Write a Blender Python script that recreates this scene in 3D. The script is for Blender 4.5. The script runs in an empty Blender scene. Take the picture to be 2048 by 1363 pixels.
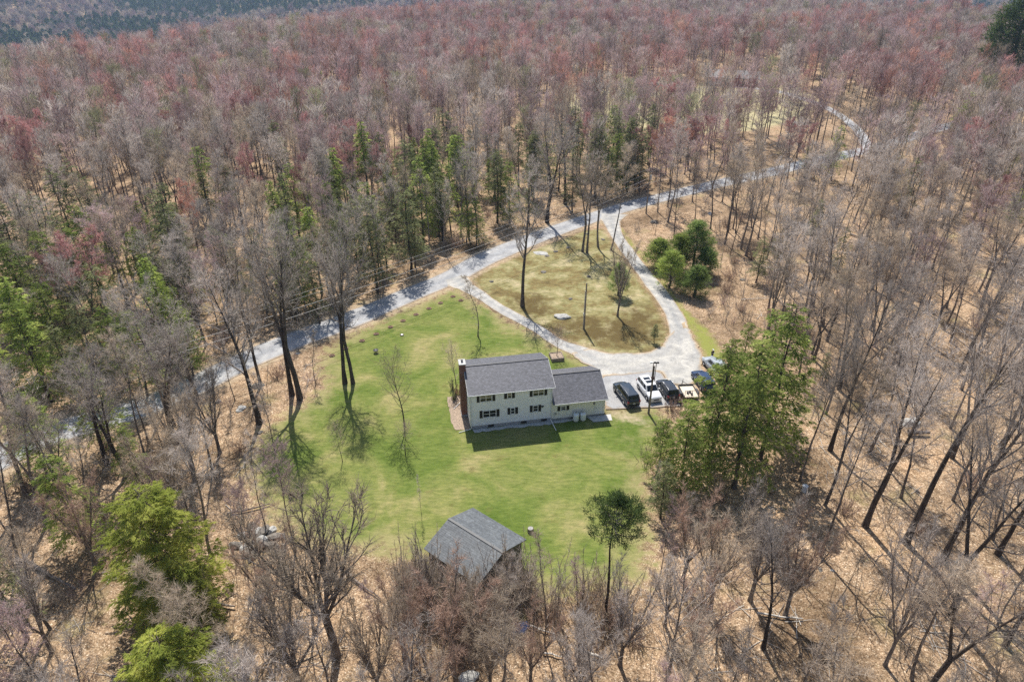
import bpy, bmesh, math, random
import numpy as np
from mathutils import Vector
S = bpy.context.scene
R = math.radians
random.seed(7)
rng = np.random.default_rng(7)

# ------------------------------------------------------------------ camera, sky, sun, exposure
FL, PITCH, CAMH = 1366.0, R(29.8), 52.0          # focal length in photo pixels, downward pitch, height
cam_d = bpy.data.cameras.new('camera'); cam = bpy.data.objects.new('camera', cam_d)
S.collection.objects.link(cam); S.camera = cam
cam.location = (0, 0, CAMH); cam.rotation_euler = (R(90) - PITCH, 0, 0)
cam_d.sensor_width = 36.0; cam_d.lens = 36.0 * FL / 2048.0
cam_d.clip_start = 0.5; cam_d.clip_end = 20000

SUN_EL, SUN_AZ = R(55), R(-11)                   # the sun stands beyond the house, a little left (shadows fall to the viewer)
w = bpy.data.worlds.new('World'); S.world = w; w.use_nodes = True
nt = w.node_tree; nt.nodes.clear()
sky = nt.nodes.new('ShaderNodeTexSky'); sky.sky_type = 'NISHITA'; sky.sun_disc = False
sky.sun_elevation = SUN_EL; sky.sun_rotation = SUN_AZ
bg = nt.nodes.new('ShaderNodeBackground'); bg.inputs[1].default_value = 0.11
wo = nt.nodes.new('ShaderNodeOutputWorld')
nt.links.new(sky.outputs[0], bg.inputs[0]); nt.links.new(bg.outputs[0], wo.inputs[0])
sd = bpy.data.lights.new('sun', 'SUN'); sd.energy = 5.0; sd.angle = R(0.53); sd.color = (1.0, 0.955, 0.89)
sun = bpy.data.objects.new('sun', sd); S.collection.objects.link(sun)
to_sun = Vector((math.sin(SUN_AZ) * math.cos(SUN_EL), math.cos(SUN_AZ) * math.cos(SUN_EL), math.sin(SUN_EL)))
sun.rotation_euler = to_sun.to_track_quat('Z', 'Y').to_euler(); sun.location = (0, 60, 90)
S.view_settings.view_transform = 'Standard'; S.view_settings.look = 'None'
S.view_settings.exposure = 0.46; S.view_settings.gamma = 1.0; S.view_settings.use_curve_mapping = False
S.cycles.max_bounces = 5; S.cycles.diffuse_bounces = 2; S.cycles.glossy_bounces = 2
S.cycles.transmission_bounces = 3; S.cycles.volume_bounces = 0; S.cycles.transparent_max_bounces = 4
S.cycles.use_denoising = False
S.cycles.sampling_pattern = 'TABULATED_SOBOL'

# ------------------------------------------------------------------ terrain and helpers from pixel to ground
def smooth(a, b, x):
    t = np.clip((x - a) / (b - a), 0, 1); return t * t * (3 - 2 * t)
def terrain(x, y):
    x = np.asarray(x, float); y = np.asarray(y, float)
    r = np.hypot(x, y); az = np.degrees(np.arctan2(x, y))
    k = smooth(60, 150, np.hypot(x - 5, y - 80))
    z = k * (1.9 * np.sin(x / 37 + 1.3) * np.cos(y / 43 + .4) + 1.1 * np.sin(x / 17 - y / 23) )
    z = z + k * smooth(40, 160, x) * 3.0
    crest = np.interp(az, [-60, -37, -24, -12, 0, 12, 30, 36, 60], [300, 330, 390, 500, 585, 590, 560, 540, 500])
    front = np.abs(az) < 100
    d = np.where(front, r - crest, 0)
    z = z - np.where(d > 0, 105 * smooth(0, 420, d), 0)
    far = smooth(1050, 3300, r) * front
    ridge = 150 + 70 * np.sin(az / 9 + 1) + 30 * np.sin(az / 3.1)
    z = z + far * (ridge + 60) + far * 14 * np.sin(x / 160) * np.cos(y / 210)
    return z
def ray(px, py):
    dx = (px - 1024) / FL; dz = -(py - 681.5) / FL
    return np.array([dx, math.cos(PITCH) + dz * math.sin(PITCH), -math.sin(PITCH) + dz * math.cos(PITCH)])
def G(px, py, h=0.0):
    """point h metres above the ground that the photograph shows at (px, py)"""
    d = ray(px, py); z = 0.0
    for _ in range(12):
        t = (z + h - CAMH) / d[2]; x, y = t * d[0], t * d[1]; z = z * .3 + .7 * float(terrain(x, y))
    return Vector((x, y, z))
def project(x, y, z):
    zc = y * math.cos(PITCH) - (z - CAMH) * math.sin(PITCH); u = y * math.sin(PITCH) + (z - CAMH) * math.cos(PITCH)
    return 1024 + FL * x / np.maximum(zc, .1), 681.5 - FL * u / np.maximum(zc, .1), zc
def polyG(pts): return np.array([tuple(G(*p))[:2] for p in pts])
def sdist(P, x, y):
    """signed distance to polygon P, inside positive"""
    x = np.asarray(x, float); y = np.asarray(y, float)
    best = np.full(x.shape, 1e9); ins = np.zeros(x.shape, bool); n = len(P)
    for i in range(n):
        ax, ay = P[i]; bx, by = P[(i + 1) % n]
        ex, ey = bx - ax, by - ay
        t = np.clip(((x - ax) * ex + (y - ay) * ey) / (ex * ex + ey * ey + 1e-9), 0, 1)
        best = np.minimum(best, np.hypot(x - ax - t * ex, y - ay - t * ey))
        c = ((ay > y) != (by > y)) & (x < ex * (y - ay) / (ey if abs(ey) > 1e-9 else 1e-9) + ax)
        ins ^= c
    return np.where(ins, best, -best)
def linedist(L, x, y):
    best = np.full(np.shape(x), 1e9)
    for (ax, ay), (bx, by) in zip(L[:-1], L[1:]):
        ex, ey = bx - ax, by - ay
        t = np.clip(((x - ax) * ex + (y - ay) * ey) / (ex * ex + ey * ey + 1e-9), 0, 1)
        best = np.minimum(best, np.hypot(x - ax - t * ex, y - ay - t * ey))
    return best
def vnoise(x, y, s, seed=0):
    """cheap smooth value noise 0..1"""
    x = np.asarray(x, float) / s; y = np.asarray(y, float) / s
    xi = np.floor(x).astype(np.int64); yi = np.floor(y).astype(np.int64); fx = x - xi; fy = y - yi
    fx = fx * fx * (3 - 2 * fx); fy = fy * fy * (3 - 2 * fy)
    def h(a, b):
        v = np.sin((a * 127.1 + b * 311.7 + seed * 74.7)) * 43758.5453
        return v - np.floor(v)
    return (h(xi, yi) * (1 - fx) + h(xi + 1, yi) * fx) * (1 - fy) + (h(xi, yi + 1) * (1 - fx) + h(xi + 1, yi + 1) * fx) * fy

# ------------------------------------------------------------------ materials
def new_mat(name):
    m = bpy.data.materials.new(name); m.use_nodes = True
    n = m.node_tree; b = n.nodes['Principled BSDF']; return m, n, b
def N(n, typ, **kw):
    x = n.nodes.new(typ)
    for k, v in kw.items(): setattr(x, k, v)
    return x
def simple(name, col, rough=.6, metal=0.0, var=0.0, scale=6.0, bump=0.0, spec=None, coat=0):
    m, n, b = new_mat(name)
    b.inputs['Base Color'].default_value = (*col, 1); b.inputs['Roughness'].default_value = rough; b.inputs['Metallic'].default_value = metal
    if spec is not None: b.inputs['Specular IOR Level'].default_value = spec
    if coat: b.inputs['Coat Weight'].default_value = coat; b.inputs['Coat Roughness'].default_value = .05
    if var or bump:
        tc = N(n, 'ShaderNodeTexCoord'); t = N(n, 'ShaderNodeTexNoise'); t.inputs['Scale'].default_value = scale; t.inputs['Detail'].default_value = 6
        n.links.new(tc.outputs['Object'], t.inputs['Vector'])
    if var:
        mx = N(n, 'ShaderNodeMix', data_type='RGBA'); mr = N(n, 'ShaderNodeMapRange')
        mr.inputs[1].default_value = .3; mr.inputs[2].default_value = .7
        n.links.new(t.outputs[0], mr.inputs[0]); n.links.new(mr.outputs[0], mx.inputs[0])
        mx.inputs[6].default_value = tuple(max(0, c * (1 - var)) for c in col) + (1,); mx.inputs[7].default_value = tuple(min(1, c * (1 + var)) for c in col) + (1,)
        n.links.new(mx.outputs[2], b.inputs['Base Color'])
    if bump:
        bp = N(n, 'ShaderNodeBump'); bp.inputs['Strength'].default_value = bump; bp.inputs['Distance'].default_value = .05
        n.links.new(t.outputs[0], bp.inputs['Height']); n.links.new(bp.outputs[0], b.inputs['Normal'])
    return m

def ramp(n, stops, interp='LINEAR'):
    r = N(n, 'ShaderNodeValToRGB'); r.color_ramp.interpolation = interp
    e = r.color_ramp.elements
    while len(e) < len(stops): e.new(.5)
    for q, (p, c) in zip(e, stops): q.position = p; q.color = (*c, 1)
    return r
def twig_mat(name, dark, light, vary=.34):
    m, n, b = new_mat(name); oi = N(n, 'ShaderNodeObjectInfo'); at = N(n, 'ShaderNodeAttribute', attribute_name='tint')
    r = ramp(n, [(0, dark), (1, light)])
    n.links.new(at.outputs['Fac'], r.inputs[0])
    hs = N(n, 'ShaderNodeHueSaturation'); mr = N(n, 'ShaderNodeMapRange'); mr.inputs[3].default_value = 1 - vary; mr.inputs[4].default_value = 1 + vary
    n.links.new(oi.outputs['Random'], mr.inputs[0]); n.links.new(mr.outputs[0], hs.inputs['Value']); n.links.new(r.outputs[0], hs.inputs['Color'])
    n.nodes.remove(b); d = N(n, 'ShaderNodeBsdfDiffuse'); t = N(n, 'ShaderNodeBsdfTranslucent'); mx = N(n, 'ShaderNodeMixShader'); mx.inputs[0].default_value = .4
    n.links.new(hs.outputs[0], d.inputs[0]); n.links.new(hs.outputs[0], t.inputs[0]); n.links.new(d.outputs[0], mx.inputs[1]); n.links.new(t.outputs[0], mx.inputs[2])
    n.links.new(mx.outputs[0], n.nodes['Material Output'].inputs[0])
    return m
def bark_mat(name, dark, light):
    m, n, b = new_mat(name); tc = N(n, 'ShaderNodeTexCoord'); mp = N(n, 'ShaderNodeMapping'); mp.inputs['Scale'].default_value = (6, 6, .9)
    t = N(n, 'ShaderNodeTexNoise'); t.inputs['Scale'].default_value = 1.6; t.inputs['Detail'].default_value = 5
    r = ramp(n, [(.35, dark), (.7, light)]); oi = N(n, 'ShaderNodeObjectInfo'); hs = N(n, 'ShaderNodeHueSaturation'); mr = N(n, 'ShaderNodeMapRange')
    mr.inputs[3].default_value = .7; mr.inputs[4].default_value = 1.3
    n.links.new(tc.outputs['Object'], mp.inputs[0]); n.links.new(mp.outputs[0], t.inputs[0]); n.links.new(t.outputs[0], r.inputs[0])
    n.links.new(oi.outputs['Random'], mr.inputs[0]); n.links.new(mr.outputs[0], hs.inputs['Value']); n.links.new(r.outputs[0], hs.inputs['Color']); n.links.new(hs.outputs[0], b.inputs['Base Color'])
    bp = N(n, 'ShaderNodeBump'); bp.inputs['Strength'].default_value = .6; bp.inputs['Distance'].default_value = .06
    n.links.new(t.outputs[0], bp.inputs['Height']); n.links.new(bp.outputs[0], b.inputs['Normal'])
    b.inputs['Roughness'].default_value = .9; b.inputs['Specular IOR Level'].default_value = .1
    return m
def leaf_mat(name, dark, mid, light, trans=.45):
    m, n, b = new_mat(name); n.nodes.remove(b); out = n.nodes['Material Output']
    at = N(n, 'ShaderNodeAttribute', attribute_name='tint'); r = ramp(n, [(0, dark), (.5, mid), (1, light)])
    oi = N(n, 'ShaderNodeObjectInfo'); hs = N(n, 'ShaderNodeHueSaturation'); mr = N(n, 'ShaderNodeMapRange'); mr.inputs[3].default_value = .75; mr.inputs[4].default_value = 1.25
    n.links.new(oi.outputs['Random'], mr.inputs[0]); n.links.new(mr.outputs[0], hs.inputs['Value'])
    n.links.new(at.outputs['Fac'], r.inputs[0]); n.links.new(r.outputs[0], hs.inputs['Color'])
    d = N(n, 'ShaderNodeBsdfDiffuse'); t = N(n, 'ShaderNodeBsdfTranslucent'); mx = N(n, 'ShaderNodeMixShader'); mx.inputs[0].default_value = trans
    n.links.new(hs.outputs[0], d.inputs[0]); n.links.new(hs.outputs[0], t.inputs[0]); n.links.new(d.outputs[0], mx.inputs[1]); n.links.new(t.outputs[0], mx.inputs[2])
    n.links.new(mx.outputs[0], out.inputs[0]); return m

M = {}
M['bark'] = bark_mat('bark', (.085, .068, .056), (.30, .255, .215))
M['bark_dark'] = bark_mat('bark_dark', (.04, .031, .025), (.135, .11, .09))
M['limb'] = bark_mat('limb_bark', (.15, .12, .10), (.44, .38, .33))
M['twig_grey'] = twig_mat('twig_grey', (.24, .20, .17), (.66, .58, .51))
M['twig_mauve'] = twig_mat('twig_mauve', (.29, .20, .185), (.60, .46, .435))
M['twig_red'] = twig_mat('twig_red', (.32, .16, .145), (.58, .34, .31))
M['twig_orange'] = twig_mat('twig_orange', (.40, .19, .14), (.60, .36, .27))
M['twig_tan'] = twig_mat('twig_tan', (.26, .20, .145), (.60, .50, .385))
M['twig_olive'] = twig_mat('twig_olive', (.20, .20, .10), (.42, .41, .24))
M['brush_brown'] = twig_mat('brush_brown', (.24, .155, .115), (.52, .37, .285))
M['hemlock'] = leaf_mat('hemlock_needles', (.10, .14, .035), (.30, .38, .10), (.60, .63, .20), .62)
M['hemlock_dull'] = leaf_mat('hemlock_needles_dull', (.09, .11, .05), (.23, .25, .12), (.45, .45, .23), .55)
M['hemlock_bright'] = leaf_mat('hemlock_needles_bright', (.11, .14, .03), (.31, .35, .075), (.60, .59, .16), .58)
M['pine_dark'] = leaf_mat('dark_pine_needles', (.03, .05, .02), (.08, .12, .04), (.18, .24, .08), .45)
M['hill_twig'] = twig_mat('hill_twigs', (.12, .105, .095), (.32, .28, .255)); M['hill_mauve'] = twig_mat('hill_mauve_twigs', (.15, .10, .095), (.34, .25, .24))
M['pine'] = leaf_mat('pine_needles', (.08, .13, .04), (.24, .33, .10), (.48, .54, .20), .58)

def litter_nodes(n, vec):
    """fallen leaves: returns a colour socket and a height socket"""
    big = N(n, 'ShaderNodeTexNoise'); big.inputs['Scale'].default_value = .09; big.inputs['Detail'].default_value = 5; n.links.new(vec, big.inputs[0])
    v = N(n, 'ShaderNodeTexVoronoi'); v.inputs['Scale'].default_value = 10; n.links.new(vec, v.inputs[0])
    sep = N(n, 'ShaderNodeSeparateColor'); n.links.new(v.outputs['Color'], sep.inputs[0])
    leaf = ramp(n, [(0, (.14, .10, .07)), (.25, (.31, .22, .145)), (.6, (.42, .305, .205)), (.9, (.55, .42, .295)), (1, (.76, .66, .53))])
    n.links.new(sep.outputs[0], leaf.inputs[0])
    tone = ramp(n, [(.34, (.50, .46, .40)), (.46, (.85, .80, .72)), (.56, (1.03, .98, .9)), (.68, (1.12, 1.02, .88))]); n.links.new(big.outputs[0], tone.inputs[0])
    mul = N(n, 'ShaderNodeMix', data_type='RGBA', blend_type='MULTIPLY'); mul.inputs[0].default_value = 1
    n.links.new(leaf.outputs[0], mul.inputs[6]); n.links.new(tone.outputs[0], mul.inputs[7])
    mid = N(n, 'ShaderNodeTexNoise'); mid.inputs['Scale'].default_value = .8; mid.inputs['Detail'].default_value = 8; mid.inputs['Roughness'].default_value = .7; n.links.new(vec, mid.inputs[0])
    t2 = ramp(n, [(.33, (.38, .36, .34)), (.5, (.9, .9, .9)), (.66, (1.15, 1.12, 1.1))]); n.links.new(mid.outputs[0], t2.inputs[0])
    m2 = N(n, 'ShaderNodeMix', data_type='RGBA', blend_type='MULTIPLY'); m2.inputs[0].default_value = .9
    n.links.new(mul.outputs[2], m2.inputs[6]); n.links.new(t2.outputs[0], m2.inputs[7])
    # thin moss and old grass here and there
    ms = N(n, 'ShaderNodeTexNoise'); ms.inputs['Scale'].default_value = .17; ms.inputs['Detail'].default_value = 7; n.links.new(vec, ms.inputs[0])
    mr = N(n, 'ShaderNodeMapRange'); mr.inputs[1].default_value = .60; mr.inputs[2].default_value = .72; mr.inputs[4].default_value = .45; n.links.new(ms.outputs[0], mr.inputs[0])
    m3 = N(n, 'ShaderNodeMix', data_type='RGBA'); m3.inputs[7].default_value = (.27, .25, .10, 1)
    n.links.new(mr.outputs[0], m3.inputs[0]); n.links.new(m2.outputs[2], m3.inputs[6])
    return m3.outputs[2], sep.outputs[1]

def ground_material():
    m, n, b = new_mat('ground_cover')
    tc = N(n, 'ShaderNodeTexCoord'); vec = tc.outputs['Object']
    lit, hgt = litter_nodes(n, vec)
    def mixmask(attr, base, col, soft=.18, nscale=1.1, amp=.9):
        a = N(n, 'ShaderNodeAttribute', attribute_name=attr)
        t = N(n, 'ShaderNodeTexNoise'); t.inputs['Scale'].default_value = nscale; t.inputs['Detail'].default_value = 7; t.inputs['Roughness'].default_value = .65; n.links.new(vec, t.inputs[0])
        s = N(n, 'ShaderNodeMath', operation='MULTIPLY_ADD'); n.links.new(t.outputs[0], s.inputs[0]); s.inputs[1].default_value = amp
        s2 = N(n, 'ShaderNodeMath', operation='SUBTRACT'); n.links.new(a.outputs['Fac'], s.inputs[2]); n.links.new(s.outputs[0], s2.inputs[0]); s2.inputs[1].default_value = amp / 2
        mr = N(n, 'ShaderNodeMapRange'); mr.inputs[1].default_value = .5 - soft; mr.inputs[2].default_value = .5 + soft; n.links.new(s2.outputs[0], mr.inputs[0])
        mx = N(n, 'ShaderNodeMix', data_type='RGBA'); n.links.new(mr.outputs[0], mx.inputs[0]); n.links.new(base, mx.inputs[6]); n.links.new(col, mx.inputs[7])
        return mx.outputs[2]
    # lawn
    l1 = N(n, 'ShaderNodeTexNoise'); l1.inputs['Scale'].default_value = .11; l1.inputs['Detail'].default_value = 9; l1.inputs['Roughness'].default_value = .62; l1.inputs['Distortion'].default_value = .6; n.links.new(vec, l1.inputs[0])
    lc = ramp(n, [(.28, (.088, .135, .022)), (.44, (.132, .172, .038)), (.55, (.188, .205, .06)), (.65, (.28, .255, .105)), (.75, (.40, .32, .165))]); n.links.new(l1.outputs[0], lc.inputs[0])
    mpl = N(n, 'ShaderNodeMapping'); mpl.inputs['Rotation'].default_value = (0, 0, .35); mpl.inputs['Scale'].default_value = (.5, 1.5, 1); n.links.new(vec, mpl.inputs[0])
    l2 = N(n, 'ShaderNodeTexNoise'); l2.inputs['Scale'].default_value = 1.6; l2.inputs['Detail'].default_value = 8; l2.inputs['Roughness'].default_value = .75; n.links.new(mpl.outputs[0], l2.inputs[0])
    lr = ramp(n, [(.3, (.55, .62, .5)), (.5, (1, 1, 1)), (.7, (1.5, 1.35, 1.4))]); n.links.new(l2.outputs[0], lr.inputs[0])
    lm = N(n, 'ShaderNodeMix', data_type='RGBA', blend_type='MULTIPLY'); lm.inputs[0].default_value = 1; n.links.new(lc.outputs[0], lm.inputs[6]); n.links.new(lr.outputs[0], lm.inputs[7])
    db = N(n, 'ShaderNodeMix', data_type='RGBA'); n.links.new(l2.outputs[0], db.inputs[0]); db.inputs[6].default_value = (.20, .185, .07, 1); db.inputs[7].default_value = (.46, .38, .20, 1)
    lawnc = mixmask('dry', lm.outputs[2], db.outputs[2], .3, .35, 1.6)
    c = mixmask('lawn', lit, lawnc, .16, .8, 1.5)
    # mossy island between the drives
    i1 = N(n, 'ShaderNodeTexNoise'); i1.inputs['Scale'].default_value = .22; i1.inputs['Detail'].default_value = 9; i1.inputs['Roughness'].default_value = .7; n.links.new(vec, i1.inputs[0])
    ic = ramp(n, [(.32, (.12, .09, .04)), (.43, (.20, .155, .065)), (.51, (.26, .235, .105)), (.60, (.37, .32, .175)), (.72, (.54, .42, .27))]); n.links.new(i1.outputs[0], ic.inputs[0])
    im = N(n, 'ShaderNodeMix', data_type='RGBA', blend_type='MULTIPLY'); im.inputs[0].default_value = .9; n.links.new(ic.outputs[0], im.inputs[6]); n.links.new(lr.outputs[0], im.inputs[7])
    c = mixmask('island', c, im.outputs[2], .2, 1.2)
    ib = N(n, 'ShaderNodeRGB'); ib.outputs[0].default_value = (.12, .088, .035, 1); c = mixmask('heather', c, ib.outputs[0], .3, .5, 2.4)
    vb = N(n, 'ShaderNodeMix', data_type='RGBA'); n.links.new(l2.outputs[0], vb.inputs[0]); vb.inputs[6].default_value = (.15, .19, .03, 1); vb.inputs[7].default_value = (.34, .32, .10, 1)
    c = mixmask('verge', c, vb.outputs[2], .3, .7, 1.7)
    sb = N(n, 'ShaderNodeMix', data_type='RGBA'); n.links.new(l2.outputs[0], sb.inputs[0]); sb.inputs[6].default_value = (.36, .28, .18, 1); sb.inputs[7].default_value = (.58, .48, .34, 1)
    c = mixmask('soil', c, sb.outputs[2], .25, 1.6)
    fb = N(n, 'ShaderNodeMix', data_type='RGBA'); n.links.new(l2.outputs[0], fb.inputs[0]); fb.inputs[6].default_value = (.34, .30, .16, 1); fb.inputs[7].default_value = (.50, .44, .26, 1)
    c = mixmask('field', c, fb.outputs[2], .2, .3)
    n.links.new(c, b.inputs['Base Color']); b.inputs['Roughness'].default_value = .95; b.inputs['Specular IOR Level'].default_value = .08
    ad = N(n, 'ShaderNodeMath', operation='ADD'); n.links.new(hgt, ad.inputs[0]); n.links.new(l2.outputs[0], ad.inputs[1])
    bp = N(n, 'ShaderNodeBump'); bp.inputs['Strength'].default_value = .55; bp.inputs['Distance'].default_value = .09; n.links.new(ad.outputs[0], bp.inputs['Height']); n.links.new(bp.outputs[0], b.inputs['Normal'])
    return m
M['ground'] = ground_material()

def gravel_material(name, c0, c1, c2, scale=.35, track='', bumps=.4):
    m, n, b = new_mat(name); tc = N(n, 'ShaderNodeTexCoord'); vec = tc.outputs['Object']
    a = N(n, 'ShaderNodeTexNoise'); a.inputs['Scale'].default_value = scale; a.inputs['Detail'].default_value = 8; a.inputs['Roughness'].default_value = .7; a.inputs['Distortion'].default_value = .8; n.links.new(vec, a.inputs[0])
    r = ramp(n, [(.3, c0), (.5, c1), (.7, c2)]); n.links.new(a.outputs[0], r.inputs[0])
    f = N(n, 'ShaderNodeTexNoise'); f.inputs['Scale'].default_value = 7; f.inputs['Detail'].default_value = 3; n.links.new(vec, f.inputs[0])
    fr = ramp(n, [(.3, (.8, .8, .8)), (.7, (1.15, 1.15, 1.15))]); n.links.new(f.outputs[0], fr.inputs[0])
    mu = N(n, 'ShaderNodeMix', data_type='RGBA', blend_type='MULTIPLY'); mu.inputs[0].default_value = 1; n.links.new(r.outputs[0], mu.inputs[6]); n.links.new(fr.outputs[0], mu.inputs[7])
    wv = N(n, 'ShaderNodeTexWave', wave_type='RINGS', rings_direction='Z'); wv.inputs['Scale'].default_value = .16; wv.inputs['Distortion'].default_value = 14; wv.inputs['Detail'].default_value = 4; wv.inputs['Detail Scale'].default_value = .5
    mpw = N(n, 'ShaderNodeMapping'); mpw.inputs['Location'].default_value = (-17, -92, 0); n.links.new(vec, mpw.inputs[0]); n.links.new(mpw.outputs[0], wv.inputs[0])
    wr_ = ramp(n, [(0, (.84, .84, .86)), (.5, (1, 1, 1)), (1, (1.14, 1.12, 1.08))]); n.links.new(wv.outputs[0], wr_.inputs[0])
    mw = N(n, 'ShaderNodeMix', data_type='RGBA', blend_type='MULTIPLY'); mw.inputs[0].default_value = .45 if name == 'driveway_gravel' else .25; n.links.new(mu.outputs[2], mw.inputs[6]); n.links.new(wr_.outputs[0], mw.inputs[7])
    col = mw.outputs[2]
    # across-the-road position (0 at an edge, 1 in the middle) carries wheel tracks and worn edges
    at = N(n, 'ShaderNodeAttribute', attribute_name='across')
    er = ramp(n, [(0, (1.0, .78, .55)), (.10, (1.0, .88, .75)), (.22, (1, 1, 1)), (.5, (1.08, 1.07, 1.05)), (.75, (.95, .95, .96)), (1, (.86, .88, .9))]); n.links.new(at.outputs['Fac'], er.inputs[0])
    m2 = N(n, 'ShaderNodeMix', data_type='RGBA', blend_type='MULTIPLY'); m2.inputs[0].default_value = 1; n.links.new(col, m2.inputs[6]); n.links.new(er.outputs[0], m2.inputs[7])
    n.links.new(m2.outputs[2], b.inputs['Base Color']); b.inputs['Roughness'].default_value = .9; b.inputs['Specular IOR Level'].default_value = .15
    bp = N(n, 'ShaderNodeBump'); bp.inputs['Strength'].default_value = bumps; bp.inputs['Distance'].default_value = .04; n.links.new(f.outputs[0], bp.inputs['Height']); n.links.new(bp.outputs[0], b.inputs['Normal'])
    return m
M['road'] = gravel_material('road_chip_seal', (.25, .25, .25), (.345, .345, .345), (.46, .46, .45), .5)
M['drive'] = gravel_material('driveway_gravel', (.27, .265, .25), (.38, .37, .345), (.52, .50, .45), .45)
M['asphalt'] = gravel_material('old_asphalt', (.25, .25, .25), (.33, .33, .33), (.41, .41, .40), .4, bumps=.25)

def shingle_material(name, c0, c1, course=.14, streak=False):
    m, n, b = new_mat(name); tc = N(n, 'ShaderNodeTexCoord'); uv = N(n, 'ShaderNodeUVMap')
    br = N(n, 'ShaderNodeTexBrick'); br.inputs['Scale'].default_value = 1; br.inputs['Brick Width'].default_value = .34 if not streak else 1.0; br.inputs['Row Height'].default_value = course
    br.inputs['Mortar Size'].default_value = .008; br.inputs['Color1'].default_value = (*c0, 1); br.inputs['Color2'].default_value = (*c1, 1); br.inputs['Mortar'].default_value = tuple(x * .45 for x in c0) + (1,)
    br.offset = .5; br.inputs['Bias'].default_value = 0.0
    n.links.new(uv.outputs[0], br.inputs['Vector'])
    v = N(n, 'ShaderNodeTexNoise'); v.inputs['Scale'].default_value = 3.5; v.inputs['Detail'].default_value = 5; v.inputs['Roughness'].default_value = .8; n.links.new(tc.outputs['Object'], v.inputs[0])
    r = ramp(n, [(.3, (.65, .65, .67)), (.5, (1, 1, 1)), (.68, (1.7, 1.7, 1.75))]); n.links.new(v.outputs[0], r.inputs[0])
    mx = N(n, 'ShaderNodeMix', data_type='RGBA', blend_type='MULTIPLY'); mx.inputs[0].default_value = 1; n.links.new(br.outputs[0], mx.inputs[6]); n.links.new(r.outputs[0], mx.inputs[7])
    n.links.new(mx.outputs[2], b.inputs['Base Color']); b.inputs['Roughness'].default_value = .55
    bp = N(n, 'ShaderNodeBump'); bp.inputs['Strength'].default_value = .5; bp.inputs['Distance'].default_value = .02; n.links.new(br.outputs['Fac'], bp.inputs['Height']); bp.invert = True; n.links.new(bp.outputs[0], b.inputs['Normal'])
    return m
M['shingle'] = shingle_material('charcoal_shingles', (.062, .064, .074), (.12, .12, .136))
M['shed_shingle'] = shingle_material('shed_shingles', (.075, .083, .088), (.11, .12, .123), .2, True)
def brick_material():
    m, n, b = new_mat('chimney_brick'); uv = N(n, 'ShaderNodeUVMap')
    br = N(n, 'ShaderNodeTexBrick'); br.inputs['Scale'].default_value = 1; br.inputs['Brick Width'].default_value = .22; br.inputs['Row Height'].default_value = .075; br.inputs['Mortar Size'].default_value = .008
    br.inputs['Color1'].default_value = (.16, .055, .035, 1); br.inputs['Color2'].default_value = (.24, .09, .055, 1); br.inputs['Mortar'].default_value = (.22, .18, .15, 1)
    n.links.new(uv.outputs[0], br.inputs[0]); n.links.new(br.outputs[0], b.inputs['Base Color']); b.inputs['Roughness'].default_value = .9
    return m
M['brick'] = brick_material()
M['siding'] = simple('white_siding', (.88, .88, .87), .55, var=.04, scale=2)
M['trim'] = simple('white_trim', (.8, .79, .76), .5)
M['cream'] = simple('cream_siding', (.86, .83, .72), .55, var=.04, scale=2)
M['shutter'] = simple('black_shutters', (.018, .014, .013), .5)
M['pane'] = simple('window_glass', (.02, .022, .022), .08)
M['blind'] = simple('window_blind', (.30, .26, .18), .8)
M['foundation'] = simple('foundation_block', (.36, .36, .36), .9, var=.2, scale=4, bump=.3)
M['concrete'] = simple('concrete', (.48, .47, .44), .9, var=.15, scale=3)
M['black'] = simple('black_metal', (.02, .02, .022), .5)
M['rust'] = simple('rusty_metal', (.09, .045, .03), .8, var=.3, scale=12)
M['tire'] = simple('rubber', (.022, .022, .022), .85)
M['chrome'] = simple('bright_metal', (.55, .56, .58), .3, .9)
M['galv'] = simple('galvanised_metal', (.6, .6, .6), .45, .5)
M['pole'] = simple('weathered_pole', (.22, .185, .15), .9, var=.3, scale=5, bump=.4)
M['plywood'] = simple('pale_plywood', (.66, .57, .44), .8, var=.12, scale=3)
M['mulch'] = simple('mulch', (.33, .25, .18), .95, var=.55, scale=9, bump=.9)
M['soil'] = simple('dark_soil', (.12, .075, .05), .95, var=.4, scale=9, bump=.8)
M['stone'] = simple('grey_stone', (.38, .37, .34), .9, var=.3, scale=3, bump=.8)
M['stone_dark'] = simple('dark_stone', (.17, .15, .125), .9, var=.4, scale=3, bump=.8)
M['edging'] = simple('brown_edging', (.24, .14, .09), .9, var=.3, scale=8, bump=.5)
M['log_pale'] = simple('bleached_log', (.52, .48, .42), .85, var=.3, scale=5, bump=.5)
M['log'] = simple('fallen_bark', (.20, .16, .13), .9, var=.4, scale=4, bump=.6)
M['tarp'] = simple('blue_tarp', (.17, .25, .44), .45, var=.3, scale=3)
M['white'] = simple('white_paint', (.8, .8, .8), .4)
M['tank'] = simple('tank_white', (.75, .78, .78), .35)
M['wire'] = simple('cable', (.33, .32, .31), .5)
M['glass_dark'] = simple('car_glass', (.012, .016, .02), .05)
M['lamp_red'] = simple('tail_lamp', (.30, .02, .02), .25)
M['lamp_clear'] = simple('head_lamp', (.6, .62, .65), .15)
M['skin'] = simple('skin', (.55, .34, .25), .6); M['denim'] = simple('denim', (.10, .14, .22), .9); M['jacket'] = simple('dark_jacket', (.035, .035, .04), .9)
for k, c, r_ in (('paint_navy', (.018, .03, .045), .22), ('paint_white', (.78, .78, .77), .25), ('paint_black', (.02, .023, .028), .2), ('paint_blue', (.012, .03, .08), .2), ('paint_silver', (.34, .37, .39), .3)):
    M[k] = simple(k, c, r_, coat=.6)

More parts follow.
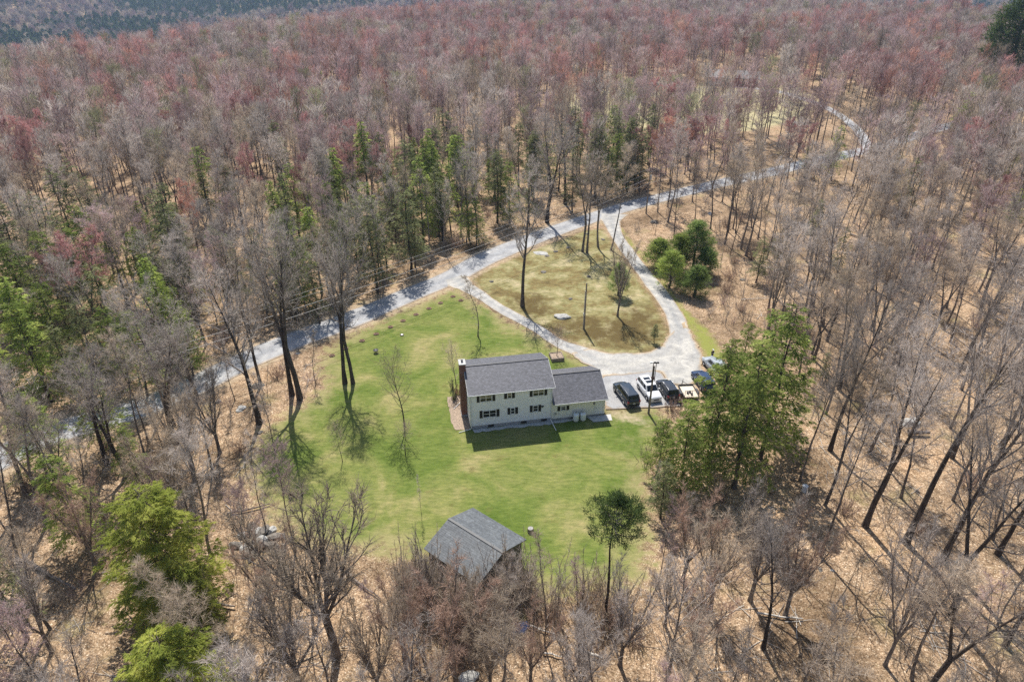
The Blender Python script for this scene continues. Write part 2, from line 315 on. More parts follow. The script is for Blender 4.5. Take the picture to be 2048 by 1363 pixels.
# ------------------------------------------------------------------ object helpers
def tag(o, label=None, cat=None, group=None, kind=None):
    if label: o['label'] = label
    if cat: o['category'] = cat
    if group: o['group'] = group
    if kind: o['kind'] = kind
    return o
def link(o, parent=None):
    S.collection.objects.link(o)
    if parent: o.parent = parent
    return o
def empty(name, loc, rz=0, label=None, cat=None, group=None):
    o = bpy.data.objects.new(name, None); o.empty_display_size = .3; link(o); o.location = loc; o.rotation_euler[2] = rz
    return tag(o, label, cat, group)
class MB:
    """collects triangles / quads with a material and a tint"""
    def __init__(s): s.v = []; s.f = []; s.n = 0
    def add(s, V, F, mat=0, tint=.5):
        V = np.asarray(V, np.float32); F = np.asarray(F, np.int64)
        t = np.broadcast_to(np.asarray(tint, np.float32), (len(F),))
        s.v.append(V); s.f.append((F + s.n, mat, t)); s.n += len(V)
    def tube(s, P, Rr, sides=4, mat=0, tint=.5, cap=False):
        P = np.asarray(P, float); Rr = np.asarray(Rr, float); n = len(P)
        T = np.gradient(P, axis=0); T /= np.linalg.norm(T, axis=1)[:, None] + 1e-9
        a = np.array([1., 0, 0]) if abs(T[0][0]) < .8 else np.array([0, 1., 0])
        A = np.cross(T, a); A /= np.linalg.norm(A, axis=1)[:, None] + 1e-9; B = np.cross(T, A)
        th = np.arange(sides) * 2 * math.pi / sides
        V = (P[:, None] + Rr[:, None, None] * (np.cos(th)[None, :, None] * A[:, None] + np.sin(th)[None, :, None] * B[:, None])).reshape(-1, 3)
        i = np.arange(n - 1)[:, None] * sides; j = np.arange(sides)[None]; k = (j + 1) % sides
        F = np.stack([i + j, i + k, i + sides + k, i + sides + j], -1).reshape(-1, 4)
        s.add(V, F, mat, tint)
        if cap:
            c = len(V); V2 = np.vstack([V[-sides:], P[-1:] + T[-1:] * Rr[-1] * .1]); F2 = [(q, (q + 1) % sides, sides) for q in range(sides)]; s.add(V2, F2, mat, tint)
    def blades(s, P, D, L, W, mat=0, tint=None, seed=0, side=None):
        """thin triangles from points P along D"""
        g = np.random.default_rng(seed); P = np.asarray(P, float); D = np.asarray(D, float); n = len(P)
        D = D / (np.linalg.norm(D, axis=1)[:, None] + 1e-9); L = np.broadcast_to(L, (n,))[:, None]; W = np.broadcast_to(W, (n,))[:, None]
        if side is None: side = np.cross(D, g.normal(size=(n, 3)))
        side = side / (np.linalg.norm(side, axis=1)[:, None] + 1e-9)
        V = np.stack([P - side * W / 2, P + side * W / 2, P + D * L], 1).reshape(-1, 3)
        F = np.arange(3 * n).reshape(n, 3)
        s.add(V, F, mat, g.random(n) if tint is None else tint)
    def mesh(s, name, mats, smooth=False):
        me = bpy.data.meshes.new(name)
        V = np.concatenate(s.v) if s.v else np.zeros((0, 3), np.float32)
        idx = []; start = []; mi = []; tt = []; c = 0
        for F, m_, t in s.f:
            k = F.shape[1]; idx.append(F.ravel()); start.append(c + np.arange(len(F)) * k); c += F.size; mi.append(np.full(len(F), m_)); tt.append(np.repeat(t, 1))
        idx = np.concatenate(idx); start = np.concatenate(start); mi = np.concatenate(mi); tt = np.concatenate(tt)
        me.vertices.add(len(V)); me.vertices.foreach_set('co', V.ravel()); me.loops.add(len(idx)); me.loops.foreach_set('vertex_index', idx.astype(np.int32))
        me.polygons.add(len(start)); me.polygons.foreach_set('loop_start', start.astype(np.int32)); me.polygons.foreach_set('material_index', mi.astype(np.int32))
        for m_ in mats: me.materials.append(m_)
        at = me.attributes.new('tint', 'FLOAT', 'FACE'); at.data.foreach_set('value', tt.astype(np.float32))
        me.update(calc_edges=True)
        if smooth: me.polygons.foreach_set('use_smooth', [True] * len(start))
        return me
    def merged(s, o):
        r_ = MB(); r_.v = s.v + o.v; r_.f = s.f + [(F + s.n, m_, t) for F, m_, t in o.f]; r_.n = s.n + o.n; return r_
def obj(name, me, parent=None, **kw):
    o = bpy.data.objects.new(name, me); link(o, parent)
    return tag(o, **kw)
def bm_obj(name, bm, mats, parent=None, bevel=0, smooth=False, **kw):
    me = bpy.data.meshes.new(name); bm.normal_update()
    bm.to_mesh(me); bm.free()
    for m_ in (mats if isinstance(mats, (list, tuple)) else [mats]): me.materials.append(m_)
    o = obj(name, me, parent, **kw)
    if smooth: me.polygons.foreach_set('use_smooth', [True] * len(me.polygons))
    if bevel:
        b = o.modifiers.new('bevel', 'BEVEL'); b.width = bevel; b.segments = 2; b.limit_method = 'ANGLE'
    return o
def box(bm, x0, x1, y0, y1, z0, z1):
    v = [bm.verts.new(p) for p in ((x0, y0, z0), (x1, y0, z0), (x1, y1, z0), (x0, y1, z0), (x0, y0, z1), (x1, y0, z1), (x1, y1, z1), (x0, y1, z1))]
    for f in ((0, 3, 2, 1), (4, 5, 6, 7), (0, 1, 5, 4), (1, 2, 6, 5), (2, 3, 7, 6), (3, 0, 4, 7)): bm.faces.new([v[i] for i in f])
    return v
def boxes(name, L, mat, parent=None, bevel=0, **kw):
    bm = bmesh.new()
    for b in L: box(bm, *b)
    return bm_obj(name, bm, mat, parent, bevel, **kw)
def cyl(bm, p0, p1, r0, r1=None, seg=12):
    r1 = r0 if r1 is None else r1; p0 = Vector(p0); p1 = Vector(p1); d = (p1 - p0).normalized()
    a = d.orthogonal().normalized(); b = d.cross(a); rings = []
    for p, r_ in ((p0, r0), (p1, r1)): rings.append([bm.verts.new(p + (a * math.cos(t) + b * math.sin(t)) * r_) for t in [2 * math.pi * i / seg for i in range(seg)]])
    for i in range(seg): bm.faces.new((rings[0][i], rings[0][(i + 1) % seg], rings[1][(i + 1) % seg], rings[1][i]))
    bm.faces.new(rings[0][::-1]); bm.faces.new(rings[1])
def rock_mesh(name, sx, sy, sz, mat, seed=0, sub=2):
    bm = bmesh.new(); bmesh.ops.create_icosphere(bm, subdivisions=sub, radius=1); g = random.Random(seed)
    ph = [g.random() * 6 for _ in range(6)]
    for v in bm.verts:
        c = v.co; k = 1 + .22 * math.sin(c.x * 2.3 + ph[0]) * math.cos(c.y * 2.7 + ph[1]) + .12 * math.sin(c.z * 5 + ph[2] + c.x * 4) + g.uniform(-.07, .07)
        v.co = Vector((c.x * sx * k, c.y * sy * k, max(c.z, -.35) * sz * k))
    me = bpy.data.meshes.new(name); bm.to_mesh(me); bm.free(); me.materials.append(mat); return me

# ------------------------------------------------------------------ zones read off the photograph, turned into ground polygons
lawn_px = [(915, 576), (870, 592), (800, 622), (740, 652), (690, 676), (652, 700), (640, 735), (655, 772), (620, 800), (560, 838), (515, 880), (500, 935), (520, 1000), (560, 1050), (640, 1090), (760, 1105), (850, 1120), (880, 1260), (1000, 1290), (1060, 1200), (1150, 1180), (1290, 1160), (1300, 1060), (1290, 960), (1330, 860), (1322, 815), (1209, 820), (1200, 740), (1155, 714), (1092, 680), (1056, 660), (1013, 641), (971, 610), (930, 590)]
island_px = [(945, 558), (965, 581), (993, 610), (1030, 626), (1070, 646), (1104, 663), (1143, 683), (1183, 697), (1226, 707), (1268, 707), (1302, 703), (1325, 692), (1336, 672), (1330, 649), (1316, 615), (1296, 584), (1274, 556), (1251, 525), (1234, 499), (1220, 478), (1205, 457), (1170, 462), (1100, 487), (1030, 515), (970, 543)]
court_px = [(1143, 706), (1183, 697), (1226, 707), (1268, 707), (1302, 703), (1325, 692), (1336, 672), (1370, 644), (1384, 675), (1407, 714), (1404, 739), (1388, 768), (1340, 770), (1322, 745), (1202, 754), (1185, 735), (1150, 716)]
LAWN, ISLAND, COURT = polyG(lawn_px), polyG(island_px), polyG(court_px)
PAD = polyG([(1199, 754), (1319, 741), (1336, 765), (1356, 787), (1372, 812), (1320, 815), (1211, 819)])
VERGE = polyG([(1240, 452), (1262, 480), (1290, 512), (1320, 552), (1350, 592), (1385, 632), (1425, 668), (1442, 700), (1436, 730), (1412, 716), (1388, 672), (1372, 642), (1352, 612), (1330, 581), (1308, 547), (1282, 513), (1257, 488)])
HEATH = polyG([(1118, 640), (1160, 632), (1215, 640), (1280, 610), (1318, 640), (1330, 672), (1300, 692), (1225, 694), (1150, 676), (1110, 655)])
HEATH2 = polyG([(1030, 585), (1090, 590), (1105, 625), (1060, 640), (1020, 615)])
SOILP = polyG([(1384, 720), (1404, 739), (1388, 790), (1350, 780), (1345, 762)])
SOIL2 = polyG([(1209, 822), (1250, 822), (1285, 835), (1300, 850), (1240, 840)])
FIELD = polyG([(1090, 205), (1150, 188), (1250, 175), (1400, 165), (1500, 165), (1600, 175), (1640, 205), (1600, 240), (1500, 262), (1400, 268), (1250, 255)])
ROADV = polyG([(1440, 372), (1560, 200), (1700, 220), (1800, 283), (1900, 300), (1860, 390), (1540, 480)])
CARV = polyG([(1318, 805), (1400, 700), (1470, 650), (1600, 800), (1540, 1000), (1290, 1010)])
NEARV = polyG([(1240, 400), (1500, 345), (1560, 420), (1420, 470), (1250, 430)])
YGR = polyG([(1200, 1120), (1290, 1110), (1300, 1180), (1260, 1230), (1200, 1220)])
CLEAR2 = polyG([(430, 790), (520, 742), (640, 690), (660, 760), (520, 900), (480, 860)])
OPENR = polyG([(1250, 430), (1420, 470), (1520, 560), (1490, 660), (1420, 650), (1330, 560)])
road_px = [(-60, 950), (60, 885), (160, 850), (250, 825), (330, 797), (400, 765), (500, 716), (600, 676), (700, 639), (800, 597), (900, 555), (960, 522), (1050, 484), (1150, 447), (1250, 414), (1350, 388), (1450, 364), (1550, 342), (1650, 318), (1740, 298), (1790, 284), (1860, 262), (1960, 236), (2120, 205)]
spur_px = [(1735, 296), (1722, 268), (1700, 246), (1672, 226), (1640, 210), (1600, 196), (1560, 184), (1500, 176), (1440, 172)]
ROAD = polyG(road_px); SPUR = polyG(spur_px)
def resample(P, step=1.5):
    P = np.asarray(P); out = []
    n = len(P)
    for i in range(n - 1):
        p0, p1, p2, p3 = P[max(i - 1, 0)], P[i], P[i + 1], P[min(i + 2, n - 1)]
        k = max(2, int(np.linalg.norm(p2 - p1) / step))
        for t in np.arange(k) / k:
            out.append(.5 * ((2 * p1) + (-p0 + p2) * t + (2 * p0 - 5 * p1 + 4 * p2 - p3) * t * t + (-p0 + 3 * p1 - 3 * p2 + p3) * t ** 3))
    out.append(P[-1]); return np.array(out)
ROADL = resample(ROAD, 2.0); SPURL = resample(SPUR, 3.0)
LEGA = resample(polyG([(905, 556), (925, 570), (960, 590), (1005, 620), (1045, 641), (1080, 661), (1118, 685), (1160, 703), (1200, 722)]), 1)
LEGB = resample(polyG([(1222, 428), (1224, 448), (1240, 482), (1268, 520), (1302, 563), (1330, 600), (1348, 632), (1358, 664), (1356, 690)]), 1)

# ------------------------------------------------------------------ ground sheet
def ground():
    def axis(a, b, step, lo, hi, grow):
        m_ = list(np.arange(a, b, step)); s_ = step; x = a
        L = []
        while x > lo: s_ *= grow; x -= s_; L.append(x)
        s_ = step; x = m_[-1]; U = []
        while x < hi: s_ *= grow; x += s_; U.append(x)
        return np.array(L[::-1] + m_ + U)
    xs = axis(-75, 85, .7, -5200, 5200, 1.06); ys = axis(25, 185, .7, -700, 6500, 1.05)
    X, Y = np.meshgrid(xs, ys); Z = terrain(X, Y)
    nx, ny = len(xs), len(ys)
    x, y = X.ravel(), Y.ravel()
    near = (np.abs(x) < 120) & (y < 260) & (y > 10)
    A = {}
    def msk(P, soft):
        o = np.zeros(x.shape); o[near] = np.clip(.5 + sdist(P, x[near], y[near]) / soft, 0, 1); return o
    A['lawn'] = np.maximum(msk(LAWN, 6.5), msk(YGR, 6) * .55); o_ = np.full(x.shape, -99.); o_[near] = sdist(LAWN, x[near], y[near]); A['dry'] = np.clip(.62 - o_ / 9, 0, 1) * np.where(x > -30, 1, 1); A['island'] = msk(ISLAND, 3); A['heather'] = np.maximum(msk(HEATH, 6) * .86, msk(HEATH2, 5) * .86)
    A['verge'] = msk(VERGE, 1.3) * .8; 
    A['soil'] = np.maximum(msk(SOILP, 3) * .9, msk(SOIL2, 2.5) * .75)
    rd = np.full(x.shape, 99.); rd[near] = linedist(ROADL[::2], x[near], y[near]); A['soil'] = np.maximum(A['soil'], np.clip(.75 - np.abs(rd - 3.2) / 2.5, 0, 1) * .7)
    o = np.zeros(x.shape); big = (np.abs(x) < 260) & (y > 150) & (y < 420); o[big] = np.clip(.5 + sdist(FIELD, x[big], y[big]) / 12, 0, 1); A['field'] = o
    V = np.stack([x, y, Z.ravel()], 1).astype(np.float32)
    i = np.arange(ny - 1)[:, None] * nx; j = np.arange(nx - 1)[None]
    F = np.stack([i + j, i + j + 1, i + nx + j + 1, i + nx + j], -1).reshape(-1, 4)
    cx = x[F].mean(1); cy = y[F].mean(1)
    ln = np.zeros(len(F), bool); q = (np.abs(cx) < 100) & (cy < 200) & (cy > 15)
    ln[q] = sdist(LAWN, cx[q], cy[q]) > -2.5
    isl = np.zeros(len(F), bool); isl[q] = (sdist(ISLAND, cx[q], cy[q]) > -1) & ~ln[q]
    for name, sel in (('lawn', ln), ('grass_island', isl), ('ground', ~(ln | isl))):
        f = F[sel]; u, inv = np.unique(f, return_inverse=True); inv = inv.reshape(f.shape)
        mb = MB(); mb.add(V[u], inv); me = mb.mesh(name, [M['ground']], smooth=True)
        for k, a in A.items():
            at = me.attributes.new(k, 'FLOAT', 'POINT'); at.data.foreach_set('value', a[u].astype(np.float32))
        obj(name, me, kind='structure')
ground()

def strip(name, Lc, half, mat, lift=.02, jitter=.12, across=9, seed=1):
    g = np.random.default_rng(seed); n = len(Lc); T = np.gradient(Lc, axis=0); T /= np.linalg.norm(T, axis=1)[:, None]; Nn = np.stack([-T[:, 1], T[:, 0]], 1)
    half = np.broadcast_to(half, (n,)); t = np.linspace(-1, 1, across)
    jl = np.convolve(g.normal(size=n + 4), np.ones(5) / 5, 'valid') * jitter * 2; jr = np.convolve(g.normal(size=n + 4), np.ones(5) / 5, 'valid') * jitter * 2
    wdt = half[:, None] * t[None] + np.where(t < 0, jl[:, None], jr[:, None]) * np.abs(t)[None]
    P = Lc[:, None] + Nn[:, None] * wdt[..., None]; x, y = P[..., 0].ravel(), P[..., 1].ravel()
    z = terrain(x, y) + lift + np.tile((1 - t ** 2) * .05, n)
    V = np.stack([x, y, z], 1); i = np.arange(n - 1)[:, None] * across; j = np.arange(across - 1)[None]
    F = np.stack([i + j, i + across + j, i + across + j + 1, i + j + 1], -1).reshape(-1, 4)[:, ::-1]
    mb = MB(); mb.add(V, F); me = mb.mesh(name, [mat], smooth=True)
    at = me.attributes.new('across', 'FLOAT', 'POINT'); at.data.foreach_set('value', np.tile(1 - np.abs(t), n).astype(np.float32))
    return obj(name, me, kind='structure')
strip('road', ROADL, 2.75, M['road'], .03)
strip('road_to_far_house', SPURL, 1.9, M['road'], .04)
wA = np.interp(np.arange(len(LEGA)), [0, 4, 10, len(LEGA) - 8, len(LEGA) - 1], [3.2, 1.7, 1.1, 1.15, 2.0])
wB = np.interp(np.arange(len(LEGB)), [0, 5, 12, len(LEGB) * .6, len(LEGB) - 1], [4.2, 2.0, 1.35, 1.5, 1.5])
strip('driveway', LEGA, wA, M['drive'], .042, .1, seed=2)
strip('driveway', LEGB, wB, M['drive'], .046, .1, seed=3)
def sheet(name, P, mat, lift, step=.6, kind='structure', soft=2.0):
    x0, y0 = P.min(0) - .5; x1, y1 = P.max(0) + .5
    xs = np.arange(x0, x1, step); ys = np.arange(y0, y1, step); X, Y = np.meshgrid(xs, ys); x, y = X.ravel(), Y.ravel()
    d = sdist(P, x, y); nx, ny = len(xs), len(ys)
    # pull the outer ring of vertices onto the outline so that the edge runs clean
    bm = bmesh.new(); vs = [bm.verts.new((px, py, 0)) for px, py in P]; f = bm.faces.new(vs); bmesh.ops.triangulate(bm, faces=[f])
    for _ in range(5):
        es = [e for e in bm.edges if e.calc_length() > 1.6]
        if not es: break
        bmesh.ops.subdivide_edges(bm, edges=es, cuts=1); bmesh.ops.triangulate(bm, faces=[f for f in bm.faces if len(f.verts) > 3])
    co = np.array([v.co[:2] for v in bm.verts]); dd = np.abs(sdist(P, co[:, 0], co[:, 1])); zz = terrain(co[:, 0], co[:, 1])
    for v, z in zip(bm.verts, zz): v.co.z = z + lift
    bmesh.ops.recalc_face_normals(bm, faces=bm.faces)
    o = bm_obj(name, bm, mat, kind=kind, smooth=True)
    if o.data.polygons[0].normal.z < 0: o.data.flip_normals()
    at = o.data.attributes.new('across', 'FLOAT', 'POINT'); at.data.foreach_set('value', np.clip(dd / soft, 0, .5).astype(np.float32))
    return o
def wiggle(P, amp=.18, step=.8, seed=0):
    g = np.random.default_rng(seed); out = []
    for i in range(len(P)):
        a, b = P[i], P[(i + 1) % len(P)]; k = max(1, int(np.linalg.norm(b - a) / step))
        for t in np.arange(k) / k: out.append(a + (b - a) * t + g.normal(size=2) * amp * (.3 if t == 0 else 1))
    return np.array(out)
sheet('driveway', wiggle(COURT), M['drive'], .085)
sheet('parking_pad', wiggle(PAD, .04), M['asphalt'], .11, soft=.6)

# ------------------------------------------------------------------ trees: skeleton generators
def unit(v): return v / (np.linalg.norm(v) + 1e-9)
def tilt(d, ang, az):
    a = unit(np.cross(d, [0, 0, 1.]) if abs(d[2]) < .95 else np.cross(d, [1., 0, 0])); b = np.cross(d, a)
    return unit(d * math.cos(ang) + (a * math.cos(az) + b * math.sin(az)) * math.sin(ang))
def bare_tree(seed, H=17., Rc=3.2, base=.42, r0=.17, limbs=15, up=.10, n2=7, n3=5, nb=4, tw=.027, twl=.9, fork=0, ang=(38, 62), wob=.05, bot=.55, ca=(28, 55), wb=.11):
    """trunk and crown builders; crown material 0 = bark, 1 = twigs"""
    g = np.random.default_rng(seed); tr, cr = MB(), MB(); TP, TD, TL = [], [], []
    def path(p, d, L, n, wobble, trop):
        P = [p]
        for _ in range(n):
            d = unit(d + g.normal(size=3) * wobble + np.array([0, 0, trop])); P.append(P[-1] + d * L / n)
        return np.array(P)
    def at(P, t):
        f = t * (len(P) - 1); i = min(int(f), len(P) - 2); return P[i] + (P[i + 1] - P[i]) * (f - i), unit(P[i + 1] - P[i])
    def crownlimb(P, Ltot, r, phase0, t0, nl, Rm):
        az = g.random() * 6.28
        for i in range(nl):
            t = t0 + (1 - t0) * ((i + g.random() * .7) / nl) ** .9; q, d = at(P, min(t, .985)); az += 2.4 + g.normal() * .4
            env = bot + (1 - bot) * math.sin(math.pi * min(1, (t - t0) / (1 - t0 + 1e-6) * .85 + .12))
            L1 = Rm * env * g.uniform(.8, 1.25) * (1.25 - .45 * (t - t0) / (1 - t0))
            rr = max(.02, r * (1 - .8 * t) * g.uniform(.45, .62))
            B = path(q, tilt(d, R(g.uniform(*ang)) * (1 - .35 * t), az), L1 * 1.15, 5, wb, up)
            cr.tube(B, rr * np.linspace(1, .25, 6), 4, 0, g.random())
            for k in range(n2):
                t2 = .18 + .8 * (k + g.random()) / n2; q2, d2 = at(B, min(t2, .98)); L2 = L1 * .46 * g.uniform(.7, 1.2) * (1.1 - .5 * t2)
                C = path(q2, tilt(d2, R(g.uniform(*ca)), g.random() * 6.28), L2, 3, wb * 1.4, up * .9)
                cr.tube(C, max(.009, rr * .42) * np.array([1, .75, .5, .25]), 3, 0 if rr > .04 else 1, g.random())
                for m_ in range(n3):
                    t3 = .15 + .83 * (m_ + g.random()) / n3; q3, d3 = at(C, min(t3, .98)); L3 = L2 * .55 * g.uniform(.6, 1.2)
                    d3 = tilt(d3, R(g.uniform(ca[0] * .8, ca[1] * .9)), g.random() * 6.28)
                    D = path(q3, d3, L3, 2, .16, up)
                    TP.append(D[0]); TD.append(D[1] - D[0]); TL.append(np.linalg.norm(D[2] - D[0]) * 1.05)
                    for b in range(nb):
                        t4 = .1 + .88 * g.random(); q4, d4 = at(D, t4); TP.append(q4); TD.append(tilt(d4, R(g.uniform(15, 50)), g.random() * 6.28)); TL.append(twl * g.uniform(.4, 1.1))
    nT = 10
    if fork:
        hb = H * g.uniform(.08, .3) if fork > 1 else H * g.uniform(.3, .42)
        P = path(np.zeros(3), np.array([0, 0, 1.]), hb, 4, wob, .02); tr.tube(P, r0 * np.array([1.35, 1, .95, .92, .9]), 8)
        k = 2 if fork == 1 else fork; a0 = g.random() * 6.28
        for i in range(k):
            Q = path(P[-1] - np.array([0, 0, .15]), tilt(np.array([0, 0, 1.]), R(g.uniform(9, 20) if fork < 3 else g.uniform(8, 26)), a0 + 6.28 * i / k), (H - hb) * g.uniform(.85, 1.03), nT, wob, .03)
            tr.tube(Q, r0 * (.72 if k < 3 else .55) * np.linspace(1, .12, nT + 1), 6); crownlimb(Q, H - hb, r0 * .7, 0, max(.08, base - .22), int(limbs * (.75 if k < 3 else .5)), Rc * (.72 if k < 3 else .6))
    else:
        P = path(np.zeros(3), np.array([0, 0, 1.]), H, nT, wob, .035); rr = r0 * np.linspace(1, .1, nT + 1); rr[0] *= 1.35
        tr.tube(P, rr, 8); crownlimb(P, H, r0, 0, base, limbs, Rc)
        for i in range(4):      # dead stubs on the lower trunk
            q, d = at(P, g.uniform(.15, base)); B = path(q, tilt(d, R(70), g.random() * 6.28), g.uniform(.5, 1.6), 2, .2, 0); cr.tube(B, [.03, .02, .008], 3, 0)
    cr.blades(np.array(TP), np.array(TD), np.array(TL), tw * g.uniform(.7, 1.3, len(TP)), 1, seed=seed)
    return tr, cr
def far_tree(seed, H=16., Rc=3.4, base=.45, n=900, tw=.07, red=False):
    """a lighter bare tree for the woods far off"""
    g = np.random.default_rng(seed); tr, cr = MB(), MB(); P = np.cumsum(np.vstack([[0, 0, 0], np.column_stack([g.normal(size=(6, 2)) * .18, np.full(6, H / 6)])]), 0)
    tr.tube(P, .15 * np.linspace(1.2, .12, 7), 4)
    for i in range(22):
        t = base + (1 - base) * i / 22; f = t * 6; k = min(int(f), 5); q = P[k] + (P[k + 1] - P[k]) * (f - k)
        az = i * 2.4 + g.normal() * .3; L = Rc * (.55 + .45 * math.sin(math.pi * min(1, (t - base) / (1 - base) * .8 + .15))) * g.uniform(.75, 1.2)
        d = unit(np.array([math.cos(az), math.sin(az), g.uniform(.6, 1.5)])); e = q + d * L; cr.tube([q, (q + e) / 2 + g.normal(size=3) * .1, e], [.05, .035, .015], 3, 0)
        m_ = n // 22; t2 = g.random(m_) ** .8; p = q + d * (L * t2)[:, None] * 1.0 + g.normal(size=(m_, 3)) * .28; dd = d * .8 + g.normal(size=(m_, 3)) * .42 + [0, 0, .8]
        cr.blades(p, dd, g.uniform(.6, 1.6, m_), tw * g.uniform(.6, 1.3, m_), 1, seed=seed * 31 + i)
    return tr, cr
def hemlock(seed, H=16., Rc=3.2, shape=.62, base=.1, r0=.2, dens=1.0, sl=.55, sw=.13, droop=.25, thin=.0, step=.36):
    g = np.random.default_rng(seed); tr, cr = MB(), MB(); n = 12
    P = np.vstack([[0, 0, 0], np.cumsum(np.column_stack([g.normal(size=(n, 2)) * H * .004, np.full(n, H / n)]), 0)])
    rr = r0 * np.linspace(1, .06, n + 1); rr[0] *= 1.3; tr.tube(P, rr, 7)
    h = H * base; az = g.random() * 6; SP, SD, SL, SS = [], [], [], []
    while h < H * .985:
        t = (h / H - base) / (1 - base)
        for k in range(4 if t < .85 else 3):
            az += 1.57 + g.normal() * .35
            if g.random() < thin: continue
            L = Rc * ((1 - t) ** shape * .95 + .05) * g.uniform(.55, 1.15) * (.55 + .45 * min(1, t * 5 + .35))
            f = h / H * n; i = min(int(f), n - 1); q = P[i] + (P[i + 1] - P[i]) * (f - i); out = np.array([math.cos(az), math.sin(az), 0.])
            s = np.linspace(0, 1, 6); B = q + out * (L * s)[:, None] + np.array([0, 0, 1.]) * (L * (.22 * s - (droop + .2) * s ** 2.2 + t * .35 * s))[:, None]
            B[1:] += g.normal(size=(5, 3)) * .05 * L ** .5
            cr.tube(B, np.linspace(.035, .008, 6) * (r0 / .2) ** .5, 3, 0)
            m_ = max(4, int(L * 17 * dens)); u = g.random(m_) ** .7 * .95 + .05; fi = u * 5; ii = np.minimum(fi.astype(int), 4)
            p = B[ii] + (B[ii + 1] - B[ii]) * (fi - ii)[:, None]; side = np.cross(out, [0, 0, 1.]) * g.choice([-1, 1], m_)[:, None]
            wdt = np.sin(np.clip(u * 1.15, 0, 1) * math.pi) * .5 + .25
            lat = g.random(m_) * wdt * L * .35; p = p + side * lat[:, None] + out * (lat * .6)[:, None] - np.array([0, 0, 1.]) * (lat * .25)[:, None]
            d = out * .8 + side * g.uniform(.1, 1, m_)[:, None] + np.array([0, 0, -1.]) * g.uniform(0, .65, m_)[:, None] + g.normal(size=(m_, 3)) * .18
            SP.append(p + g.normal(size=(m_, 3)) * .06); SD.append(d); SL.append(sl * g.uniform(.5, 1.2, m_)); SS.append(np.cross(d, np.array([0, 0, 1.]) + g.normal(size=(m_, 3)) * .35))
        h += step * g.uniform(.7, 1.3) * (1 if t < .8 else .6)
    SP = np.vstack(SP); SD = np.vstack(SD); SL = np.concatenate(SL); SS = np.vstack(SS); nn = len(SP); nz = vnoise(SP[:, 0] * 1 + SP[:, 2], SP[:, 1] + SP[:, 2] * .7, .9, seed)
    tint = np.clip(.25 * g.random(nn) + .75 * nz, 0, 1)
    cr.blades(SP, SD, SL, sw * g.uniform(.7, 1.3, nn), 1, tint=tint, side=SS)
    # each spray gets two side fronds so that it reads as a feather, not a dart
    for sgn in (-1, 1):
        S1 = SS / (np.linalg.norm(SS, axis=1)[:, None] + 1e-9) * sgn; D1 = SD / (np.linalg.norm(SD, axis=1)[:, None] + 1e-9)
        cr.blades(SP + D1 * (SL * .3)[:, None], D1 * .75 + S1 * .7, SL * .55, sw * .8, 1, tint=tint, side=np.cross(D1, np.cross(S1, D1)) + S1 * .5)
    return tr, cr
def pine(seed, H=9., Rc=2.4, base=.12, r0=.14, clumps=260, cl=42, nl=.34, top=False):
    g = np.random.default_rng(seed); tr, cr = MB(), MB(); n = 8
    P = np.vstack([[0, 0, 0], np.cumsum(np.column_stack([g.normal(size=(n, 2)) * H * .006, np.full(n, H / n)]), 0)])
    tr.tube(P, r0 * np.linspace(1.2, .1, n + 1), 7); C = []
    for i in range(clumps):
        t = g.random() ** .75; h = H * (base + (1 - base) * t); az = g.random() * 6.28
        env = (math.sin(math.pi * min(1, .18 + .8 * t)) if top else (1 - t) ** .55 * (.7 + .3 * min(1, t * 4)) + .10)
        L = Rc * env * g.uniform(.45, 1.05); q = np.array([0, 0, max(.3, h - L * .25)]); e = np.array([math.cos(az) * L, math.sin(az) * L, h + L * .12]); C.append(e)
        if i % 3 == 0: cr.tube([q, (q + e) / 2 + [0, 0, -.05 * L], e], [.035, .022, .008], 3, 0)
        D = g.normal(size=(cl, 3)) + unit(e - q + 1e-6) * .9 + [0, 0, .35]
        pp = e + g.normal(size=(cl, 3)) * .16 - unit(e - q + 1e-6) * g.random(cl)[:, None] * .45
        cr.blades(pp, D, nl * g.uniform(.6, 1.2, cl), .055, 1, tint=np.clip(g.random(cl) * .45 + g.random() * .55, 0, 1), seed=seed * 1000 + i)
    return tr, cr
def brush(seed, n=14, H=2.4, Rr=.9, tw=.018, lean=.35, nb=26, twl=.7, r=.018):
    g = np.random.default_rng(seed); b = MB()
    for i in range(n):
        a = g.random() * 6.28; p = np.array([math.cos(a), math.sin(a), 0]) * g.random() * Rr * .5; d = unit(np.array([math.cos(a) * lean * g.random(), math.sin(a) * lean * g.random(), 1]) + g.normal(size=3) * .12)
        L = H * g.uniform(.5, 1.1); Q = [p]
        for _ in range(4): d = unit(d + g.normal(size=3) * .13 + [0, 0, .05]); Q.append(Q[-1] + d * L / 4)
        Q = np.array(Q); b.tube(Q, r * np.linspace(1, .3, 5), 3, 0, g.random())
        u = g.random(nb) * 3.9; k = u.astype(int); pp = Q[k] + (Q[k + 1] - Q[k]) * (u - k)[:, None]; dd = (Q[k + 1] - Q[k]) / (L / 4) + g.normal(size=(nb, 3)) * .55 + [0, 0, .25]
        b.blades(pp, dd, twl * g.uniform(.3, 1.1, nb), tw * g.uniform(.6, 1.3, nb), 1, seed=seed * 77 + i)
    return b

